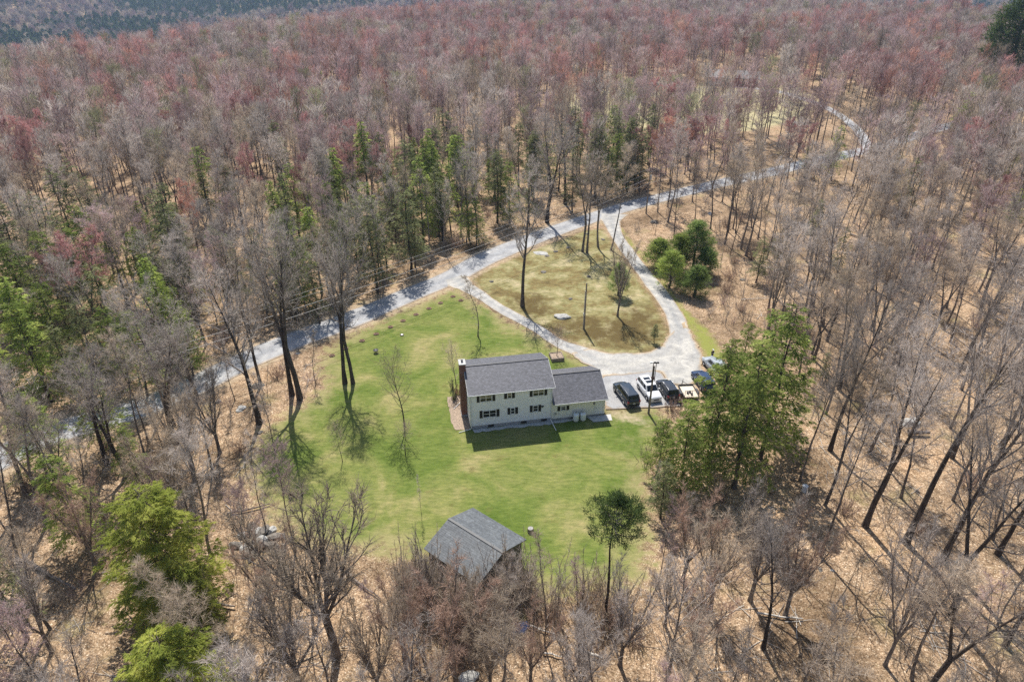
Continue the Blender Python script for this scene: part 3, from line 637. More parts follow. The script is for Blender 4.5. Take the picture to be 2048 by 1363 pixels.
def _limbs(mats): return [M['limb'], mats[1]]
class Proto:
    def __init__(s, kind, gen, mats, H):
        s.kind, s.H = kind, H; tr, cr = gen; s.trunk = tr.mesh(kind + '_trunk', [mats[0]], smooth=True); s.crown = cr.mesh(kind + '_crown', _limbs(mats) if kind != 'hemlock_tree' else mats)
        V = np.concatenate(tr.v); s.b = (tr, cr); s.mats = mats
    def whole(s):
        tr, cr = s.b; return tr.merged(cr).mesh(s.kind, s.mats)
BK, BD = M['bark'], M['bark_dark']
tall = [Proto('bare_tree', bare_tree(11 + i, H=17, Rc=rc, base=ba, r0=r0, limbs=li, fork=fk, nb=(4, 2, 5, 3, 6, 2)[i], tw=(.027, .024, .026, .024, .03, .024)[i]), [BK, M['twig_grey']], 17.) for i, (rc, ba, r0, li, fk) in enumerate([(2.9, .46, .16, 14, 0), (3.4, .40, .2, 16, 0), (2.6, .5, .14, 13, 0), (3.3, .42, .19, 16, 1), (3.0, .5, .17, 14, 0), (3.6, .38, .21, 16, 1)])]
for p in tall[2:4]: p.crown.materials[1] = M['twig_tan']; p.mats = [BK, M['twig_tan']]
broad = [Proto('bare_tree', bare_tree(31 + i, H=18, Rc=rc, base=ba, r0=.3, limbs=19, n2=8, n3=5, nb=4, fork=fk, ang=(40, 68), wob=.05, tw=.024), [BD, M['twig_grey']], 18.) for i, (rc, ba, fk) in enumerate([(4.8, .34, 0), (5.0, .42, 1), (4.4, .5, 0)])]
vase = [Proto('bare_tree', bare_tree(41 + i, H=12, Rc=3.3, base=.3, r0=.19, limbs=24, n2=5, n3=4, nb=3, fork=fk, ang=(12, 30), up=.10, wob=.028, tw=.026, twl=.8, ca=(14, 32), wb=.045), [BK, M[tm]], 12.) for i, (fk, tm) in enumerate([(6, 'twig_tan'), (4, 'brush_brown'), (5, 'twig_grey')])]
slim = [Proto('bare_tree', bare_tree(51 + i, H=12, Rc=1.5, base=.3, r0=.075, limbs=13, n2=5, n3=4, nb=6, ang=(25, 50), wob=.06, tw=.018, twl=.6), [BK, M[tm]], 12.) for i, tm in enumerate(['twig_tan', 'twig_grey', 'twig_mauve'])]
young = [Proto('bare_tree', bare_tree(61 + i, H=7, Rc=2.5, base=.28, r0=.07, limbs=20, n2=6, n3=4, nb=4, ang=(32, 58), wob=.03, tw=.012, twl=.4, up=.12), [BD, M['twig_tan']], 7.) for i in range(2)]
REDM = ['twig_mauve', 'twig_red', 'twig_orange']
red = [Proto('red_maple_tree', bare_tree(71 + i, H=15, Rc=3.2, base=.42, r0=.14, limbs=15, n2=7, n3=5, nb=8, tw=.03, twl=.6, fork=i % 2), [BK, M[tm]], 15.) for i, tm in enumerate(['twig_mauve', 'twig_red', 'twig_mauve', 'twig_orange'])]
hem = [Proto('hemlock_tree', hemlock(81 + i, H=16, Rc=rc, base=ba, droop=dr, thin=th, dens=de), [BD, M[m_]], 16.) for i, (rc, ba, dr, th, de, m_) in enumerate([(4.4, .12, .22, .34, .72, 'hemlock'), (3.4, .22, .28, .4, .6, 'hemlock_dull'), (2.6, .35, .25, .3, .8, 'hemlock_dull'), (4.0, .2, .24, .36, .72, 'hemlock'), (2.3, .45, .2, .2, .9, 'hemlock')])]
bigh = [Proto('hemlock_tree', hemlock(91 + i, H=15, Rc=4.8, shape=.38, base=.14, droop=.22, thin=.05, dens=1.5, sl=.5, sw=.11, step=.33, r0=.26), [BD, M['hemlock_bright']], 15.) for i in range(2)]
pin = [Proto('pine_tree', pine(101, 8, 2.4), [BD, M['pine']], 8.), Proto('pine_tree', pine(102, 13, 2.9, base=.70, clumps=190, top=True), [BD, M['pine']], 13.), Proto('pine_tree', pine(103, 4.5, 1.6, base=.08, clumps=150, cl=40), [BD, M['pine']], 4.5)]

NTREE = {'n': 0}
LM = []      # landmarks for the labels, filled below: (name, x, y)
DIRS = ['beyond', 'beyond-right of', 'right of', 'nearer-right of', 'nearer than', 'nearer-left of', 'left of', 'beyond-left of']
def where(x, y):
    best = min(LM, key=lambda l: math.hypot(l[1] - x, l[2] - y)); dx, dy = x - best[1], y - best[2]; d = math.hypot(dx, dy)
    k = int(round(math.degrees(math.atan2(dx, dy)) / 45)) % 8
    return ('just ' if d < 8 else 'some way ' if d < 18 else 'well ' if d < 34 else 'far ') + f"{DIRS[k]} the {best[0]}"
USED = {}
ALLT = []
def plant(p, x, y, h, rz=None, adj='bare grey', label=None, group=None, crown_mat=None, cat='tree', wide=None, lean=(0, 0), z=None):
    if wide is None: wide = random.uniform(.8, 1.28)
    s = h / p.H; rz = random.random() * 6.28 if rz is None else rz
    o = empty(p.kind, (x, y, (float(terrain(x, y)) if z is None else z) - .05), rz); o.scale = (s * wide, s * wide, s); o.rotation_euler[0] = lean[0]; o.rotation_euler[1] = lean[1]
    t = obj('trunk', p.trunk, o); c = obj('crown', p.crown, o)
    if crown_mat: c.material_slots[1].link = 'OBJECT'; c.material_slots[1].material = crown_mat
    if label is None:
        sz = ['very low', 'low', 'middling', 'tall', 'very tall'][int(np.clip((h - 4) / 3.1, 0, 4))]; wd_ = 'narrow ' if wide < .92 else ('wide ' if wide > 1.12 else '')
        label = f"{sz} {wd_}{adj} {where(x, y)}"
    tag(o, label, cat, group); ALLT.append((x, y, h)); return o

# ------------------------------------------------------------------ the landmarks
LM += [('brick chimney', -6, 71.5), ('garage wing', 11, 74), ('parked white car', 17.5, 75.5), ('shingled shed', -3, 48), ('person in the white cap', 27.5, 85), ('pale rock on the island', 7.5, 99),
       ('roadside utility pole', float(G(1292, 427).x), float(G(1292, 427).y)), ('dark stone heap', float(G(545, 1075).x), float(G(545, 1075).y)), ('blue tarp', float(G(1040, 1260).x), float(G(1040, 1260).y)),
       ('lower driveway mouth', float(G(905, 560).x), float(G(905, 560).y)), ('upper driveway mouth', float(G(1220, 440).x), float(G(1220, 440).y)), ('twin roadside trunks', float(G(600, 795).x), float(G(600, 795).y)),
       ('green pine cluster', float(G(1360, 560).x), float(G(1360, 560).y)), ('road bend', float(G(1735, 300).x), float(G(1735, 300).y)), ('far house', float(G(1455, 170).x), float(G(1455, 170).y)),
       ('white barrel', float(G(1608, 985).x), float(G(1608, 985).y)), ('long fallen log', float(G(1850, 870).x), float(G(1850, 870).y)), ('big near hemlock', float(G(330, 1270).x), float(G(330, 1270).y)),
       ('road at the left', float(G(120, 870).x), float(G(120, 870).y))]

LM += [(n_, float(G(*p).x), float(G(*p).y)) for n_, p in (('yellow field', (1250, 215)), ('open leaf slope', (1740, 1060)), ('slope above the cars', (1460, 620)), ('forest edge behind the wires', (800, 500)), ('dark hemlock stand', (820, 430)), ('wooded ridge at the left', (250, 330)), ('wooded ridge in the middle', (900, 250)), ('lower left lawn corner', (520, 930)), ('lone island pole', (1168, 657)), ('vase shaped tree', (672, 1310)), ('round topped pine', (1213, 1262)),
    ('hillside at the right edge', (2000, 600)), ('boulder by the road', (515, 772)), ('brushy hillside', (1750, 750)), ('middle of the right woods', (1650, 480)), ('left edge woods', (40, 1050)), ('bottom left corner', (60, 1300)), ('bottom right corner', (1980, 1320)), ('hemlock group by the cars', (1460, 930)))]

# ------------------------------------------------------------------ house
HA = .18; HL = 10.34; HD = 7.3; ZE, ZR = 5.35, 6.95; OF, OG = .5, .22
HO = Vector((-5.17, 68.56, float(terrain(-5, 68.5))))
house = empty('house', HO, HA, 'two storey white house with charcoal roof and black shutters in the middle of the lawn', 'house')
def uvbox(me, scale=1.0):
    """real-size UVs on every face from its dominant plane (u along the ridge, v up the slope)"""
    uv = me.uv_layers.new(name='UVMap')
    for p in me.polygons:
        n = p.normal
        if abs(n.z) > .3: a, b = Vector((1, 0, 0)), Vector((0, 1, 0)) * (1 / max(.3, abs(n.z)))
        elif abs(n.y) > abs(n.x): a, b = Vector((1, 0, 0)), Vector((0, 0, 1))
        else: a, b = Vector((0, 1, 0)), Vector((0, 0, 1))
        for li in p.loop_indices:
            c = me.vertices[me.loops[li].vertex_index].co; uv.data[li].uv = (c.dot(a) * scale, c.dot(b) * scale)
def roof_slab(name, x0, x1, ya, za, yb, zb, th, mat, parent, **kw):
    """one roof slope from eave (ya, za) to ridge (yb, zb)"""
    bm = bmesh.new(); n = Vector((0, -(zb - za), (yb - ya))).normalized()
    if n.z < 0: n = -n
    q = [Vector((x0, ya, za)), Vector((x1, ya, za)), Vector((x1, yb, zb)), Vector((x0, yb, zb))]
    lo = [bm.verts.new(p) for p in q]; hi = [bm.verts.new(p + n * th) for p in q]
    bm.faces.new(hi); bm.faces.new(lo[::-1])
    for i in range(4): bm.faces.new((lo[i], lo[(i + 1) % 4], hi[(i + 1) % 4], hi[i]))
    bmesh.ops.recalc_face_normals(bm, faces=bm.faces)
    o = bm_obj(name, bm, mat, parent, **kw); uvbox(o.data); return o
def clapboards(name, x0, x1, z0, z1, y, mat, parent, axis='x', side=-1, top=None, exposure=.2, holes=()):
    """lap siding with real steps, joined into one part: each course leans out at its foot"""
    bm = bmesh.new(); z = z0; g = .022
    while z < z1 - 1e-4:
        zt = min(z + exposure, z1); a, b = x0, x1
        if top: a, b = top(zt)
        if b - a > .05:
            segs = [(a, b)]
            def pt(u, o, zz): return (u, y + side * o, zz) if axis == 'x' else (y + side * o, u, zz)
            v = [bm.verts.new(pt(*q)) for q in ((a, g, z), (b, g, z), (b, .004, zt), (a, .004, zt), (a, 0, z), (b, 0, z))]
            bm.faces.new(v[:4]); bm.faces.new((v[0], v[4], v[5], v[1]))
        z = zt
    bmesh.ops.recalc_face_normals(bm, faces=bm.faces)
    o = bm_obj(name, bm, mat, parent, kind='stuff'); return o
def gable_walls(name, x0, x1, D, z0, ze, zr, mat, parent, inset=0):
    bm = bmesh.new(); 
    P = [(0, z0), (D, z0), (D, ze), (D / 2, zr), (0, ze)]
    A = [bm.verts.new((x0, p, z)) for p, z in P]; B = [bm.verts.new((x1, p, z)) for p, z in P]
    bm.faces.new(A); bm.faces.new(B[::-1])
    for i in range(5): bm.faces.new((A[i], A[(i + 1) % 5], B[(i + 1) % 5], B[i]))
    bmesh.ops.recalc_face_normals(bm, faces=bm.faces)
    return bm_obj(name, bm, mat, parent)
zf = .5
slope = (ZR - ZE) / (HD / 2 + OF)
wz = ZE + slope * OF - .06
boxes('foundation', [(.04, HL - .04, .04, HD - .04, -.4, zf)], M['foundation'], house)
gable_walls('wall', 0, HL, HD, zf, wz, ZR - .06, M['siding'], house)
clapboards('siding', .08, HL - .08, zf, wz - .02, 0, M['siding'], house)
clapboards('siding', 0, HD, zf, ZR - .1, 0, M['siding'], house, axis='y', top=lambda z: (max(0, (z - wz) / slope) if z > wz else .08, HD - (max(0, (z - wz) / slope) if z > wz else .08)))
clapboards('siding', 0, HD, zf, ZR - .1, HL, M['siding'], house, axis='y', side=1, top=lambda z: (max(0, (z - wz) / slope) if z > wz else .08, HD - (max(0, (z - wz) / slope) if z > wz else .08)))
for x in (-.025, HL - .075): boxes('corner_board', [(x, x + .1, -.03, .09, zf, wz - .03)], M['trim'], house)
roof = roof_slab('roof', -OG, HL + OG, -OF, ZE, HD / 2, ZR, .12, M['shingle'], house)
roof_slab('roof', -OG, HL + OG, HD + OF, ZE, HD / 2, ZR, .12, M['shingle'], house)
boxes('ridge_cap', [(-OG, HL + OG, HD / 2 - .13, HD / 2 + .13, ZR + .085, ZR + .15)], M['shingle'], house)
boxes('gutter', [(-OG, HL + OG, -OF - .12, -OF - .005, ZE - .06, ZE + .07)], M['trim'], house, bevel=.02)
boxes('gutter', [(-OG, HL + OG, HD + OF + .005, HD + OF + .12, ZE - .06, ZE + .07)], M['trim'], house, bevel=.02)
boxes('soffit', [(0, HL, -OF, -.03, ZE - .05, ZE - .02)], M['trim'], house)
for xr in (-OG - .03, HL + OG + .005):
    roof_slab('rake_board', xr, xr + .025, -OF, ZE - .1, HD / 2, ZR - .1, .2, M['trim'], house); roof_slab('rake_board', xr, xr + .025, HD + OF, ZE - .1, HD / 2, ZR - .1, .2, M['trim'], house)
def window(parent, x0, x1, z0, z1, y=0.0, n=1, sh=((None, None), (None, None)), blind=.5, louvres=True):
    """double-hung window: frame with sashes, panes as sub-parts, shutters beside it"""
    f = boxes('window', [(x0, x1, y - .07, y - .024, z0, z0 + .06), (x0, x1, y - .07, y - .024, z1 - .06, z1)] + [(xx - .035, xx + .035, y - .068, y - .026, z0 + .06, z1 - .06) for xx in [x0 + .035 + (x1 - x0 - .07) * i / n for i in range(n + 1)]] +
              [(x0 + .07, x1 - .07, y - .06, y - .028, (z0 + z1) / 2 - .025, (z0 + z1) / 2 + .025)], M['trim'], parent)
    wpx = (x1 - x0 - .07) / n
    for i in range(n):
        a, b = x0 + .07 + wpx * i, x0 + wpx * (i + 1); zm = (z0 + z1) / 2
        for lo, hi in ((z0 + .06, zm - .026), (zm + .026, z1 - .06)):
            boxes('pane', [(a + .002, b - .002, y - .05, y - .034, lo, hi)], M['blind'] if (blind and lo > zm - .1) else M['pane'], f)
    boxes('sill', [(x0 - .04, x1 + .04, y - .11, y - .024, z0 - .05, z0 - .002)], M['trim'], f)
    for a, b in sh:
        if a is None: continue
        s = boxes('shutter', [(a, a + .04, y - .06, y - .024, z0 - .03, z1 + .03), (b - .04, b, y - .06, y - .024, z0 - .03, z1 + .03), (a + .04, b - .04, y - .06, y - .024, z1 - .03, z1 + .03), (a + .04, b - .04, y - .06, y - .024, z0 - .03, z0 + .03), (a + .04, b - .04, y - .04, y - .025, z0 + .03, z1 - .03)], M['shutter'], parent)
        boxes('louvre', [(a + .042, b - .042, y - .056, y - .041, z0 + .05 + k * .1, z0 + .1 + k * .1) for k in range(int((z1 - z0 - .12) / .1))], M['shutter'], s, kind='stuff')
zu0, zu1, zl0, zl1 = 4.02, 5.02, 1.62, 2.66
window(house, 1.25, 2.78, zu0, zu1, n=2, sh=((.88, 1.22), (2.82, 3.16)))
window(house, 4.66, 5.22, zu0 + .12, zu1, n=1, sh=((4.28, 4.62), (5.26, 5.6)))
window(house, 7.86, 9.30, zu0 + .05, zu1, n=2, sh=((7.48, 7.82), (9.34, 9.68)))
window(house, 1.58, 3.26, zl0, zl1, n=2, sh=((1.18, 1.54), (3.3, 3.66)), blind=0)
window(house, 5.06, 5.62, zl0 + .12, zl1, n=1, sh=((4.68, 5.02), (5.66, 6.0)), blind=0)
window(house, 7.90, 8.58, zl0 + .1, zl1, n=1, sh=((7.52, 7.86), (8.62, 8.96)), blind=0)
for x in (2.2, 6.4, 9.0): boxes('basement_vent', [(x, x + .75, -.0, .038, .08, .4)], M['black'], house)
boxes('wall_lamp', [(8.98, 9.3, -.16, -.024, 2.42, 2.5), (9.06, 9.2, -.14, -.024, 2.26, 2.42)], M['black'], house)
# back windows and door (seen from the side of the road)
for x in (1.2, 4.8, 7.9):
    for z in (zl0, zu0): boxes('window', [(x, x + 1.2, HD + .024, HD + .07, z, z + 1)], M['trim'], house); boxes('pane', [(x + .08, x + 1.12, HD + .071, HD + .08, z + .08, z + .92)], M['pane'], house)
def pipe(name, pts, r, mat, parent, seg=6, **kw):
    mb = MB(); mb.tube(np.array(pts, float), np.full(len(pts), r), seg, cap=True); return obj(name, mb.mesh(name, [mat]), parent, **kw)
pipe('downspout', [(.12, -.52, ZE - .05), (.12, -.12, ZE - .35), (.12, -.09, ZE - .5), (.12, -.09, .35), (.0, -.14, .16), (-1.5, -.45, .07)], .05, M['trim'], house)
pipe('downspout', [(HL - .1, -.52, ZE - .05), (HL - .1, -.12, ZE - .35), (HL - .1, -.09, ZE - .5), (HL - .1, -.09, .35), (HL - .06, -.3, .16), (HL + .1, -2.2, .07)], .05, M['trim'], house)
pipe('downspout', [(-.09, HD - .1, ZE - .1), (-.09, HD - .1, .35), (-.3, HD - 1, .12), (-1.6, HD - 2.6, .07)], .05, M['trim'], house)
# chimney on the left gable
def taper(name, x0, x1, y0, y1, z0, z1, mat, parent):
    o = boxes(name, [(x0, x1, y0, y1, z0, z1)], mat, parent); uvbox(o.data); return o
ch = taper('chimney', -.78, -.035, 2.85, 4.05, -.3, 7.75, M['brick'], house)
boxes('chimney_cap', [(-.84, .02, 2.79, 4.11, 7.75, 7.87)], M['concrete'], ch)
bm = bmesh.new(); cyl(bm, (-.4, 3.45, 7.87), (-.4, 3.45, 8.1), .11); cyl(bm, (-.4, 3.45, 8.1), (-.4, 3.45, 8.18), .17, .04); bm_obj('flue', bm, M['black'], ch)
boxes('chimney_footing', [(-.82, -.03, 2.8, 4.1, -.3, .3)], M['foundation'], house)

# garage wing, 7 m long, on the right end
GL = 6.95; GD = 6.9; GE, GR = 2.75, 4.6; gx0, gx1 = HL, HL + GL
gs = (GR - GE) / (GD / 2 + OF); gw = GE + gs * OF - .06
boxes('foundation', [(gx0 + .02, gx1 - .04, .06, GD - .04, -.4, .3)], M['foundation'], house)
o = gable_walls('garage_wall', gx0 + .026, gx1, GD, .3, gw, GR - .06, M['cream'], house)
clapboards('siding', gx0 + .03, gx1 - .08, .3, gw - .02, 0, M['cream'], house)
clapboards('siding', 0, GD, .3, GR - .1, gx1, M['cream'], house, axis='y', side=1, top=lambda z: (max(0, (z - gw) / gs) if z > gw else .08, GD - (max(0, (z - gw) / gs) if z > gw else .08)))
boxes('corner_board', [(gx1 - .075, gx1 + .025, -.03, .09, .3, gw - .03)], M['trim'], house)
roof_slab('garage_roof', gx0 + .03, gx1 + OG, -OF, GE, GD / 2, GR, .12, M['shingle'], house)
roof_slab('garage_roof', gx0 + .03, gx1 + OG, GD + OF, GE, GD / 2, GR, .12, M['shingle'], house)
boxes('ridge_cap', [(gx0 + .03, gx1 + OG, GD / 2 - .13, GD / 2 + .13, GR + .085, GR + .15)], M['shingle'], house)
boxes('gutter', [(gx0 + .24, gx1 + OG, -OF - .12, -OF - .005, GE - .06, GE + .07)], M['trim'], house, bevel=.02)
roof_slab('rake_board', gx1 + OG + .005, gx1 + OG + .03, -OF, GE - .1, GD / 2, GR - .1, .2, M['trim'], house); roof_slab('rake_board', gx1 + OG + .005, gx1 + OG + .03, GD + OF, GE - .1, GD / 2, GR - .1, .2, M['trim'], house)
window(house, gx0 + 1.15, gx0 + 1.85, 1.45, 2.08, n=1, sh=((gx0 + .74, gx0 + 1.08), (gx0 + 1.92, gx0 + 2.26)), blind=0)
dr = boxes('door', [(gx0 + 5.72, gx0 + 6.66, -.05, -.024, .3, 2.3)], M['white'], house)
boxes('handle', [(gx0 + 5.8, gx0 + 5.86, -.1, -.051, 1.2, 1.3)], M['black'], dr)
boxes('door_frame', [(gx0 + 5.62, gx0 + 5.715, -.07, -.024, .3, 2.4), (gx0 + 6.665, gx0 + 6.76, -.07, -.024, .3, 2.4), (gx0 + 5.716, gx0 + 6.664, -.07, -.024, 2.302, 2.4)], M['trim'], house)
boxes('wall_lamp', [(gx0 + 5.44, gx0 + 5.54, -.14, -.024, 1.9, 2.15)], M['black'], house)
boxes('electric_meter', [(gx0 + .35, gx0 + .6, -.12, -.024, .9, 1.2)], M['galv'], house)
for y in (.9, 3.9):
    gdoor = boxes('garage_door', [(gx1 + .024, gx1 + .06, y, y + 2.4, .1, 2.2)], M['white'], house)
    for k in range(4): boxes('door_panel', [(gx1 + .061, gx1 + .075, y + .06, y + 2.34, .14 + k * .52, .6 + k * .52)], M['trim'], gdoor)

def hpt(s, v): # house plan coordinates to world
    c, sn = math.cos(HA), math.sin(HA); return Vector((HO.x + c * s - sn * v, HO.y + sn * s + c * v, HO.z))
# pale stones and slab along the front wall
def flat_patch(name, P, mat, lift, seed=0, amp=.08):
    return sheet(name, wiggle(np.array(P), amp, .5, seed), mat, lift)
q = [hpt(.2, -.08), hpt(HL + 3, -.08), hpt(HL + 3, -.5), hpt(HL - 2, -.75), hpt(4, -.7), hpt(.4, -.75)]
flat_patch('gravel_bed', [(p.x, p.y) for p in q], M['concrete'], .03)
q = [hpt(gx0 + 4.6, -.05), hpt(gx1 + .9, -.05), hpt(gx1 + .7, -1.35), hpt(gx0 + 5.2, -1.3)]
flat_patch('concrete_step_slab', [(p.x, p.y) for p in q], M['concrete'], .05, amp=.01)
q = [hpt(-.03, -.1), hpt(-1.9, .2), hpt(-2.2, 3), hpt(-2.2, HD + .3), hpt(-.03, HD + .3)]
flat_patch('mulch_bed', [(p.x, p.y) for p in q], M['mulch'], .03)

# two propane tanks by the garage wall
def tank(loc, label):
    t = empty('propane_tank', loc, HA, label, 'gas tank', 'propane tanks against the garage wall')
    bm = bmesh.new(); prof = [(0, .06), (.3, .07), (.37, .16), (.38, .3), (.38, .95), (.36, 1.08), (.27, 1.16), (.16, 1.19), (0, 1.195)]
    rings = [[bm.verts.new((r_ * math.cos(a), r_ * math.sin(a), z)) for a in [2 * math.pi * i / 20 for i in range(20)]] if r_ > 0 else [bm.verts.new((0, 0, z))] for r_, z in prof]
    for a, b in zip(rings[:-1], rings[1:]):
        for i in range(20):
            if len(a) == 1: bm.faces.new((a[0], b[(i + 1) % 20], b[i]))
            elif len(b) == 1: bm.faces.new((a[i], a[(i + 1) % 20], b[0]))
            else: bm.faces.new((a[i], a[(i + 1) % 20], b[(i + 1) % 20], b[i]))
    bm_obj('tank_body', bm, M['tank'], t, smooth=True)
    bm = bmesh.new(); cyl(bm, (0, 0, 1.17), (0, 0, 1.31), .14, .13); bm_obj('valve_hood', bm, M['galv'], t)
    bm = bmesh.new(); cyl(bm, (0, 0, 0), (0, 0, .08), .3, .3); bm_obj('foot_ring', bm, M['galv'], t)
    return t
p = hpt(gx0 + 3.05, -.62); tank(p, 'left one of two white upright propane tanks against the garage wall')
p = hpt(gx0 + 3.98, -.62); tank(p, 'right one of two white upright propane tanks against the garage wall')

# ------------------------------------------------------------------ shed with the slate grey gable roof
A = G(946, 1021, 2.5); A2 = G(1043, 1079, 2.5)
sa = math.atan2(A2.y - A.y, A2.x - A.x); SL_ = math.hypot(A2.x - A.x, A2.y - A.y) + .35
SW = 6.4
shed = empty('shed', (A.x, A.y, float(terrain(A.x, A.y))), sa, 'weathered shed with slate grey gable roof at the bottom of the lawn', 'shed')
def shed_slab(y0, z0, y1, z1): return roof_slab('roof', -.3, SL_, y0, z0, y1, z1, .12, M['shed_shingle'], shed)
SR = 3.6
shed_slab(.3, 2.42, -SW / 2, SR); shed_slab(-SW - .3, 2.42, -SW / 2, SR)
boxes('ridge_cap', [(-.3, SL_, -SW / 2 - .13, -SW / 2 + .13, SR + .085, SR + .15)], M['shed_shingle'], shed)
bm = bmesh.new(); P_ = [(0, -.3), (-SW, -.3), (-SW, 2.45), (-SW / 2, SR - .08), (0, 2.45)]
Av = [bm.verts.new((0, p, z)) for p, z in P_]; Bv = [bm.verts.new((SL_ - .35, p, z)) for p, z in P_]
bm.faces.new(Av); bm.faces.new(Bv[::-1])
for i in range(5): bm.faces.new((Av[i], Av[(i + 1) % 5], Bv[(i + 1) % 5], Bv[i]))
bmesh.ops.recalc_face_normals(bm, faces=bm.faces); M['shed_wall'] = simple('shed_boards', (.16, .14, .12), .85, var=.25, scale=4)
bm_obj('wall', bm, M['shed_wall'], shed)
for k in range(int(SW / .4)):
    y = -SW + .02 + k * .4
    h = 2.4 + (SR - 2.45) * (1 - abs(y + .19 + SW / 2) / (SW / 2)) - .05
    boxes('board', [(SL_ - .348, SL_ - .318, y, y + .37, .0, h - .12)], M['shed_wall'], shed)
sdoor = boxes('door', [(SL_ - .316, SL_ - .29, -SW / 2 - 1.4, -SW / 2 + 1.4, 0, 2.3)], M['stone_dark'], shed)
boxes('handle', [(SL_ - .289, SL_ - .26, -SW / 2 - .1, -SW / 2 + .0, 1.0, 1.15)], M['black'], sdoor)

# ------------------------------------------------------------------ cars
def car(name, L, W, H, paint, loc, heading, label, hood=1.15, cab0=.62, rails=True, sunroof=False, hatch=.35, belt=.62, rear_slope=.25, cat='car', group='cars parked beside the house'):
    """x forward, wheels on z = 0; a lofted body, a glazed cabin, wheels, lamps, mirrors"""
    t = empty(name, loc, heading, label, cat, group)
    gc = .24; zb = H * belt; hw = W / 2
    # lower body: stations along x with bottom, top and half width
    st = [(-L / 2, .42, zb * .80, hw * .80), (-L / 2 + .06, .34, zb * .93, hw * .90), (-L / 2 + .35, gc, zb, hw * .98), (-L * .2, gc, zb, hw), (L * .12, gc, zb * .985, hw), (L / 2 - hood, gc, zb * .96, hw * .99), (L / 2 - hood * .55, gc, zb * .92, hw * .97), (L / 2 - .22, gc + .03, zb * .83, hw * .90), (L / 2 - .05, .34, zb * .70, hw * .80), (L / 2, .42, zb * .58, hw * .70)]
    bm = bmesh.new(); rings = []
    for x, z0, z1, w_ in st:
        zm = z0 + (z1 - z0) * .55; pts = [(-w_ * .82, z0), (-w_ * .98, z0 + .12), (-w_, zm), (-w_ * .95, z1 - .05), (-w_ * .82, z1), (0, z1 + .035), (w_ * .82, z1), (w_ * .95, z1 - .05), (w_, zm), (w_ * .98, z0 + .12), (w_ * .82, z0)]
        rings.append([bm.verts.new((x, y, z)) for y, z in pts])
    n = 11
    for a, b in zip(rings[:-1], rings[1:]):
        for i in range(n): bm.faces.new((a[i], a[(i + 1) % n], b[(i + 1) % n], b[i]))
    bm.faces.new(rings[0][::-1]); bm.faces.new(rings[-1]); bmesh.ops.recalc_face_normals(bm, faces=bm.faces)
    bm_obj('body', bm, M[paint], t, smooth=True)
    # cabin
    x0, x1 = -L / 2 + .12, L / 2 - hood - .05; tx0, tx1 = x0 + rear_slope, x1 - cab0; wb, wt = hw * .90, hw * .74; zt = H - .06
    bm = bmesh.new(); lo = [(x0, -wb), (x0, wb), (x1, wb * .98), (x1, -wb * .98)]; hi = [(tx0, -wt), (tx0, wt), (tx1, wt), (tx1, -wt)]
    a = [bm.verts.new((x, y, zb - .03)) for x, y in lo]; b = [bm.verts.new((x, y, zt)) for x, y in hi]; mid = [bm.verts.new((sum(h[0] for h in hi) / 4, 0, H))]
    for i in range(4): bm.faces.new((a[i], a[(i + 1) % 4], b[(i + 1) % 4], b[i])); bm.faces.new((b[i], b[(i + 1) % 4], mid[0]))
    bmesh.ops.recalc_face_normals(bm, faces=bm.faces); bm_obj('cabin', bm, M[paint], t, bevel=.05)
    # glass patches lying just proud of the cabin faces
    def patch(nm, A_, B_, C_, D_, u0, u1, v0, v1, off=.012, mat='glass_dark', par=None):
        A_, B_, C_, D_ = map(Vector, (A_, B_, C_, D_)); f = lambda u, v: (A_ * (1 - u) + B_ * u) * (1 - v) + (D_ * (1 - u) + C_ * u) * v
        q = [f(u0, v0), f(u1, v0), f(u1, v1), f(u0, v1)]; nn = (q[1] - q[0]).cross(q[3] - q[0]).normalized()
        cc = Vector((0, 0, zb)); 
        if nn.dot(q[0] - cc) < 0: nn = -nn
        bm = bmesh.new(); vo = [bm.verts.new(p + nn * off) for p in q]; vi = [bm.verts.new(p - nn * .005) for p in q]
        bm.faces.new(vo)
        for i in range(4): bm.faces.new((vo[i], vi[i], vi[(i + 1) % 4], vo[(i + 1) % 4]))
        bmesh.ops.recalc_face_normals(bm, faces=bm.faces)
        return bm_obj(nm, bm, M[mat], par or t)
    LO = [(x, y, zb) for x, y in lo]; HI = [(x, y, zt) for x, y in hi]
    patch('windshield', LO[3], LO[2], HI[2], HI[3], .06, .94, .06, .93); patch('rear_window', LO[0], LO[1], HI[1], HI[0], .08, .92, .12, .9)
    for s_, (i, j) in ((-1, (0, 3)), (1, (1, 2))):
        for u0, u1 in ((.05, .28), (.32, .60), (.64, .90)): patch('side_window', LO[i], LO[j], HI[j], HI[i], u0, u1, .14, .84)
    if sunroof:
        for a_, b_ in ((.18, .42), (.5, .74)):
            boxes('sunroof', [(tx1 - (tx1 - tx0) * b_, tx1 - (tx1 - tx0) * a_, -wt * .62, wt * .62, H - .045, H + .008)], M['glass_dark'], t, bevel=.02)
    if rails:
        for s_ in (-1, 1): pipe('roof_rail', [(tx0 + .1, s_ * wt * .9, zt - .01), (tx0 + .2, s_ * wt * .9, zt + .07), (tx1 - .3, s_ * wt * .9, zt + .07), (tx1 - .15, s_ * wt * .9, zt - .01)], .022, M['galv'], t)
    wr = .36 if H > 1.6 else .33
